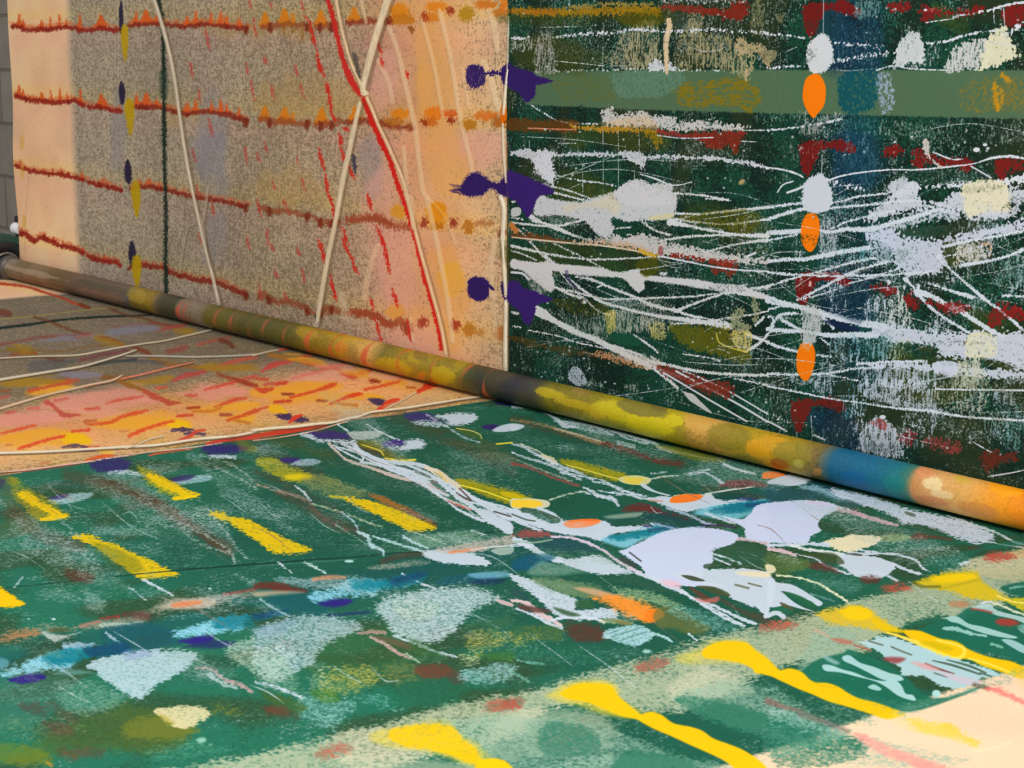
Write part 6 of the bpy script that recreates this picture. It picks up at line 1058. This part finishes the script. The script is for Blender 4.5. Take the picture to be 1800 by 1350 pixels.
# raised cords lying on the cloth: flattened tubes that follow its surface
def build_cord(surf, p, col, k):
    p = spline(p, False, 8) if len(p) > 2 else p
    us = unproj(p[:, :2], surf); wd = p[:, 2]
    def more(us, wd, rev):
        if rev: us, wd = us[::-1], wd[::-1]
        d = us[-1]-us[-4]; d = d/np.linalg.norm(d)*.012; ex = us[-1]+d*np.arange(1, 13 if surf == 'V' else 40)[:, None]
        ex = ex[(ex[:, 1] < S_TOP) & (ex[:, 0] > UL+.01) & (ex[:, 1] > -1.25)]
        us = np.concatenate([us, ex]); wd = np.concatenate([wd, np.full(len(ex), wd[-1])])
        return (us[::-1], wd[::-1]) if rev else (us, wd)
    if p[0, 1] < 0 or p[0, 0] < 0: us, wd = more(us, wd, True)
    p = np.column_stack([us, wd])
    base_ = pos(us[:, 0], us[:, 1]); depth = (base_-np.array([0, 0, CH]))@fw
    a_ = wd/2*depth/F*(.9 if surf == 'V' else .78); t = np.gradient(base_, axis=0); t /= np.linalg.norm(t, axis=1)[:, None]
    nrm = np.array([0, -1., 0]) if surf == 'V' else np.array([0, 0, 1.]); bi = np.cross(t, nrm); n = 10
    Hh = wrinkle(us[:, 0], us[:, 1]); V = []; Cc = []; rr_ = np.random.RandomState(k)
    wob = 1+.14*np.interp(np.arange(len(p)), np.arange(0, len(p)+4, 4), rr_.randn(len(np.arange(0, len(p)+4, 4))))
    for i in range(len(p)):
        e = 1 if 0 < i < len(p)-1 else .35
        for j in range(n):
            q = 2*math.pi*j/n; hh = max(a_[i]*.42, .0007)
            V.append(base_[i]+bi[i]*a_[i]*wob[i]*e*math.cos(q)+nrm*(Hh[i]+hh*(.25+e*math.sin(q)))-np.array([-2.0, YR, 0]))
            Cc.append(np.array(col)*(1+.05*rr_.randn()))
    m = len(p); idx = np.arange(m*n).reshape(m, n); nx = np.roll(idx, -1, 1)
    q = np.stack([idx[:-1], idx[1:], nx[1:], nx[:-1]], -1).reshape(-1, 4)
    caps = np.array([[0, 1, 2, 9], [2, 3, 8, 9], [3, 4, 7, 8], [4, 5, 6, 7]]); q = np.concatenate([q, caps, caps[:, ::-1]+(m-1)*n])
    return mesh_from('cord', np.array(V), q, cm[0], root, True, lin(np.clip(Cc, 4, 250)))
for k, (surf, p, col) in enumerate(CORDS): build_cord(surf, p, col, k)

# ------------------------------------------------------------------ roller: painted tube, vertex paint in (u, angle)
roller = empty('cloth_roller', (-2.0, YR, TZ+RR+.001))
tag(roller, 'long steel roller blotched with yellow, olive and blue paint, pressing down the cloth', 'roller')
RB = RR-.0022
class RG: pass
G = RG(); G.u = steps(-3.70, -.62, lambda u: .0035 if u < -2.2 else .0018); th = np.linspace(0, 2*math.pi, 161)[:-1]
UU, TT = np.meshgrid(G.u, th); PX = np.stack([UU, YR+RB*np.cos(TT), RR+.001+RB*np.sin(TT)], -1)
RX, RY = proj3(PX); nb_, nm_, nf_ = noise('b', UU, TT*RB), noise('m', UU, TT*RB), noise('f', UU, TT*RB)
nh_ = noise('h', UU, TT*RB)
XM = np.broadcast_to(RX[72], RX.shape); YM = np.broadcast_to(RY[72], RX.shape)
rtab = [(0, (140, 126, 112)), (60, (132, 108, 78)), (110, (112, 84, 58)), (150, (104, 84, 70)), (205, (110, 88, 76)), (222, (90, 88, 84)), (228, (142, 118, 30)), (255, (150, 120, 30)), (268, (116, 96, 62)), (285, (60, 60, 52)), (308, (48, 52, 40)),
        (314, (150, 126, 116)), (340, (150, 132, 124)), (352, (140, 122, 106)), (360, (110, 98, 26)), (430, (84, 80, 30)), (500, (92, 86, 24)), (530, (120, 104, 20)), (560, (166, 134, 16)), (600, (190, 148, 22)), (625, (206, 158, 66)), (650, (206, 160, 84)), (675, (120, 108, 34)), (700, (164, 136, 14)),
        (750, (176, 148, 16)), (800, (160, 136, 20)), (818, (72, 72, 30)), (845, (46, 48, 40)), (900, (46, 46, 52)), (930, (66, 64, 50)), (955, (120, 112, 20)), (1000, (152, 136, 16)), (1050, (160, 146, 10)), (1150, (176, 158, 10)), (1190, (188, 164, 18)), (1210, (204, 152, 60)), (1260, (206, 156, 70)), (1300, (178, 148, 20)),
        (1350, (186, 146, 14)), (1400, (156, 132, 34)), (1440, (138, 112, 60)), (1458, (70, 96, 104)), (1470, (8, 92, 128)), (1530, (4, 96, 136)), (1580, (10, 108, 120)), (1600, (60, 116, 100)), (1612, (206, 140, 84)), (1650, (224, 166, 100)), (1700, (222, 164, 84)), (1740, (232, 150, 40)), (1770, (246, 150, 4)), (1800, (244, 138, 2)), (1900, (240, 140, 10))]
jit = (nh_-.5)*14+(nb_-.5)*10
RC = np.stack([np.interp(XM+jit, [t[0] for t in rtab], [t[1][k] for t in rtab]) for k in range(3)], -1)
def rpaint(mask, col, a=1.0):
    m = (np.clip(mask, 0, 1)*a)[..., None]; RC[:] = RC*(1-m)+np.array(col)*m
def rell(x, y, rx, ry, col, a=.9, r=.5, ang=13):
    c, s_ = math.cos(math.radians(ang)), math.sin(math.radians(ang)); dx, dy = RX-x, RY-y
    d = np.hypot((dx*c+dy*s_)/rx, (-dx*s_+dy*c)/ry)+(nb_-.5)*r+(nm_-.5)*r*.4
    rpaint((1-d)*5+.5, col, a)
def rband(x, w, col, a=.9, lean=.5, r=3):       # a ring that leans with the turns of a strip, x on the axis line
    xc = x-(TT-TT[72, 0])*lean*8
    d = np.abs(XM-xc+(nb_-.5)*r*2)-w/2*np.clip(.75+.6*np.sin(TT*2+x*.7), .2, 1.25)
    a = a*np.clip(.8+.55*np.sin(TT*1.5+x*1.3), .15, 1)
    rpaint(.5-d/2.5, col, a)
k_ = np.clip((nb_-.5)*3, 0, 1)*np.where(XM < 1440, .35, .06); rpaint(k_, (96, 84, 30)); rpaint(np.clip((nm_-.75)*4, 0, 1)*np.where(XM < 1440, .3, .1), (60, 56, 36))
for x, y, rx, ry, c, a_ in ((60, 508, 60, 8, (150, 92, 40), .6), (60, 480, 60, 5, (176, 156, 130), .6), (180, 520, 40, 7, (150, 110, 84), .6), (190, 505, 50, 5, (84, 76, 48), .6), (100, 520, 30, 6, (140, 76, 36), .6), (240, 520, 14, 14, (172, 140, 40), .7), (1050, 725, 16, 10, (206, 164, 30), .7),
                            (975, 693, 30, 9, (190, 166, 6), .8), (1010, 710, 45, 10, (186, 158, 10), .8), (1020, 688, 24, 8, (150, 120, 60), .6), (1090, 722, 50, 16, (196, 176, 4), .9), (1150, 748, 42, 18, (204, 184, 0), .95), (1130, 718, 44, 12, (122, 112, 40), .85), (1160, 716, 14, 8, (120, 104, 40), .8), (1185, 740, 18, 12, (206, 186, 0), .9),
                            (1235, 745, 34, 20, (210, 160, 70), .8), (1168, 700, 20, 6, (220, 156, 40), .8), (1280, 770, 40, 22, (130, 116, 26), .7), (1330, 790, 22, 16, (214, 150, 8), .8), (1365, 780, 30, 12, (206, 150, 20), .8), (1400, 800, 34, 20, (140, 124, 34), .7), (1405, 815, 9, 7, (172, 160, 66), .9), (1437, 829, 10, 9, (176, 124, 50), .9), (1370, 815, 14, 7, (150, 84, 20), .8),
                            (720, 648, 20, 12, (150, 120, 40), .7), (740, 625, 14, 9, (130, 104, 30), .8), (690, 645, 30, 16, (190, 156, 12), .8), (775, 660, 26, 22, (186, 158, 10), .8), (742, 660, 8, 8, (206, 120, 30), .8), (600, 612, 14, 10, (206, 116, 30), .6), (540, 585, 22, 12, (180, 140, 20), .7),
                            (1640, 850, 22, 16, (236, 214, 160), .75), (1655, 868, 26, 10, (232, 208, 160), .6), (1625, 830, 20, 12, (222, 140, 90), .6), (1640, 880, 34, 8, (196, 116, 70), .6), (1720, 895, 40, 10, (204, 130, 60), .6), (1690, 842, 16, 8, (206, 170, 60), .7), (1770, 860, 30, 16, (250, 160, 0), .8), (1500, 840, 26, 16, (0, 90, 142), .7), (1570, 850, 22, 20, (14, 120, 120), .6)):
    rell(x, y, rx, ry, c, a_)
for x, w_ in ((316, 8), (326, 5), (334, 3), (380, 5), (405, 9), (416, 5), (440, 8), (462, 4), (496, 5), (540, 12), (556, 6), (583, 9), (594, 5), (640, 9), (700, 12), (760, 8), (812, 7), (852, 10)):
    rband(x, w_*.8, (206, 88, 48) if x > 500 else (190, 88, 58), .8 if w_ > 6 else .55, .25)
RC += ((nf_-.5)*14)[..., None]
ns, nu = UU.shape; idx = np.arange(ns*nu).reshape(ns, nu); nx = np.roll(idx, -1, 0)
q = np.stack([idx[:, :-1], idx[:, 1:], nx[:, 1:], nx[:, :-1]], -1).reshape(-1, 4)
RP = PX-np.array([-2.0, YR, RR+.001]); rm = cloth_material('painted_steel')
b = rm.node_tree.nodes['Principled BSDF']; b.inputs['Roughness'].default_value = .5; b.inputs['Specular IOR Level'].default_value = .35
mesh_from('tube', RP.reshape(-1, 3), q[:, ::-1], rm, roller, True, lin(np.clip(RC, 4, 250)).reshape(-1, 3))
steel = simple('worn_steel', (.35, .33, .31), .35, .8, 120, .3)
lathe('shaft', [(-1.86, .010), (-1.86, .016), (-1.62, .016)], steel, 'x', 48, roller)
lathe('end_collar', [(-1.615, .0), (-1.615, .0245), (-1.6, .026), (-1.588, .0245), (-1.588, .019)], simple('dark_collar', (.12, .11, .1), .4, .5), 'x', 64, roller, cap=False)

# ------------------------------------------------------------------ bearing, table, room
green = simple('dark_green_enamel', (.03, .085, .06), .4, 0, 90, .3)
black = simple('black_rubber', (.012, .012, .013), .5, 0, 90, .2)
bx, by, bz = -3.635, YR, TZ+RR+.001
bear = empty('roller_bearing', (bx, by, bz)); tag(bear, 'dark green arched bearing block with black ring and white bolt at the roller end', 'bearing')
def arch(name, r, t0, t1, x0, x1, zb, mat, parent, n=40, rin=0.0):
    """block with a round top, extruded along the roller"""
    import bmesh
    bm = bmesh.new(); pts = [(math.cos(a)*r, math.sin(a)*r) for a in np.linspace(t0, t1, n)]
    pts = pts+[(-r, zb), (r, zb)] if zb is not None else pts
    inn = [(math.cos(a)*rin, math.sin(a)*rin) for a in np.linspace(t0, t1, n)]
    def prism(ring):
        A = [bm.verts.new((x0, y, z)) for y, z in ring]; B = [bm.verts.new((x1, y, z)) for y, z in ring]
        bm.faces.new(A[::-1]); bm.faces.new(B)
        for i in range(len(ring)): bm.faces.new((A[i], A[(i+1) % len(ring)], B[(i+1) % len(ring)], B[i]))
    prism(pts)
    bmesh.ops.recalc_face_normals(bm, faces=bm.faces)
    bmesh.ops.bevel(bm, geom=[e for e in bm.edges if e.calc_face_angle(0) > .8], offset=.0025, segments=2, affect='EDGES')
    me = bpy.data.meshes.new(name); bm.to_mesh(me); bm.free(); me.materials.append(mat)
    o = bpy.data.objects.new(name, me); C.objects.link(o); o.parent = parent; return o
arch('housing', .066, 0, math.pi, -.045, .0, -.022, green, bear)
lathe('bearing_ring', [(.0, .030), (.006, .052), (.010, .052), (.014, .047), (.014, .030), (0, .030)], black, 'x', 64, bear, cap=False)
lathe('inner_race', [(.001, .0255), (.018, .0255), (.018, .030), (.001, .030)], steel, 'x', 64, bear, cap=False)
def at_plane(x, y, yw):
    d = fw*F+rt*(x-900)+up*(675-y); t = yw/d[1]; return t*d[0], CH+t*d[2]
ua, za = at_plane(30, 402, YR+RR+.04); ub, _ = at_plane(48, 402, YR+RR+.04); uc, zc = at_plane(26, 402, YR+RR+.018)
box('upright', (ua-bx-.004, RR+.036, .05), (ub-bx+.03, RR+.056, za-RR+.026), black, bear, .002)
bo = lathe('adjusting_bolt', [(uc-bx, .0), (uc-bx, .010), (uc-bx+.003, .0125), (uc-bx+.010, .0125), (uc-bx+.012, .0105), (ub-bx+.02, .0105)], simple('white_plastic', (.85, .85, .83), .35), 'x', 32, bear, loc=(0, RR+.018, zc-RR), smooth=True)
bo['label'] = 'white bolt head'

# the room beyond the cloth: painted block wall
def block_wall(name, lo, hi, axis):
    m, nt, b = nodes('painted_blocks')
    tc = nt.nodes.new('ShaderNodeTexCoord'); sp = nt.nodes.new('ShaderNodeSeparateXYZ'); cb = nt.nodes.new('ShaderNodeCombineXYZ')
    nt.links.new(tc.outputs['Object'], sp.inputs[0]); nt.links.new(sp.outputs[axis], cb.inputs[0]); nt.links.new(sp.outputs[2], cb.inputs[1])
    br_ = nt.nodes.new('ShaderNodeTexBrick'); br_.inputs['Scale'].default_value = 1; br_.inputs['Brick Width'].default_value = .4; br_.inputs['Row Height'].default_value = .2
    br_.inputs['Mortar Size'].default_value = .008; br_.inputs['Mortar Smooth'].default_value = .5
    br_.inputs['Color1'].default_value = (.40, .355, .29, 1); br_.inputs['Color2'].default_value = (.37, .33, .27, 1); br_.inputs['Mortar'].default_value = (.25, .22, .18, 1)
    nt.links.new(cb.outputs[0], br_.inputs['Vector']); n = nt.nodes.new('ShaderNodeTexNoise'); n.inputs['Scale'].default_value = 14; n.inputs['Detail'].default_value = 8
    nt.links.new(tc.outputs['Object'], n.inputs['Vector'])
    mr = nt.nodes.new('ShaderNodeMapRange'); mr.inputs[3].default_value = .8; mr.inputs[4].default_value = 1.25; nt.links.new(n.outputs['Fac'], mr.inputs[0])
    mx = nt.nodes.new('ShaderNodeVectorMath'); mx.operation = 'SCALE'; nt.links.new(br_.outputs['Color'], mx.inputs[0]); nt.links.new(mr.outputs[0], mx.inputs['Scale'])
    nt.links.new(mx.outputs[0], b.inputs['Base Color']); bp = nt.nodes.new('ShaderNodeBump'); bp.inputs['Strength'].default_value = .6; bp.inputs['Distance'].default_value = .006; bp.invert = True
    nt.links.new(br_.outputs['Fac'], bp.inputs['Height']); nt.links.new(bp.outputs[0], b.inputs['Normal']); b.inputs['Roughness'].default_value = .7
    return tag(box(name, lo, hi, m), kind='structure')
block_wall('wall_back', (-7.0, 2.9, 0), (3.5, 3.0, 3.2), 0)
block_wall('wall_left', (-7.1, -3.5, 0), (-7.0, 3.0, 3.2), 1)
tag(box('floor', (-7.1, -3.5, -.1), (3.5, 3.0, 0), simple('grey_concrete', (.20, .19, .175), .8, 0, 8, .2)), kind='structure')
# the printing table under the cloth
tb = empty('printing_table', (-2.0, .9, 0)); tag(tb, 'long grey steel printing table carrying the flat painted cloth', 'table')
box('table_top', (-1.57, -.72, TZ-.045), (1.65, YR-.9-.004, TZ-.0025), simple('grey_table_top', (.3, .3, .29), .6), tb, .003)
tst = simple('table_steel', (.05, .08, .07), .5, .2)
for x in (-1.5, 0, 1.5):
    for y in (-.6, .5): box('leg', (x-.03, y-.03, 0), (x+.03, y+.03, TZ-.045), tst, tb, .003)
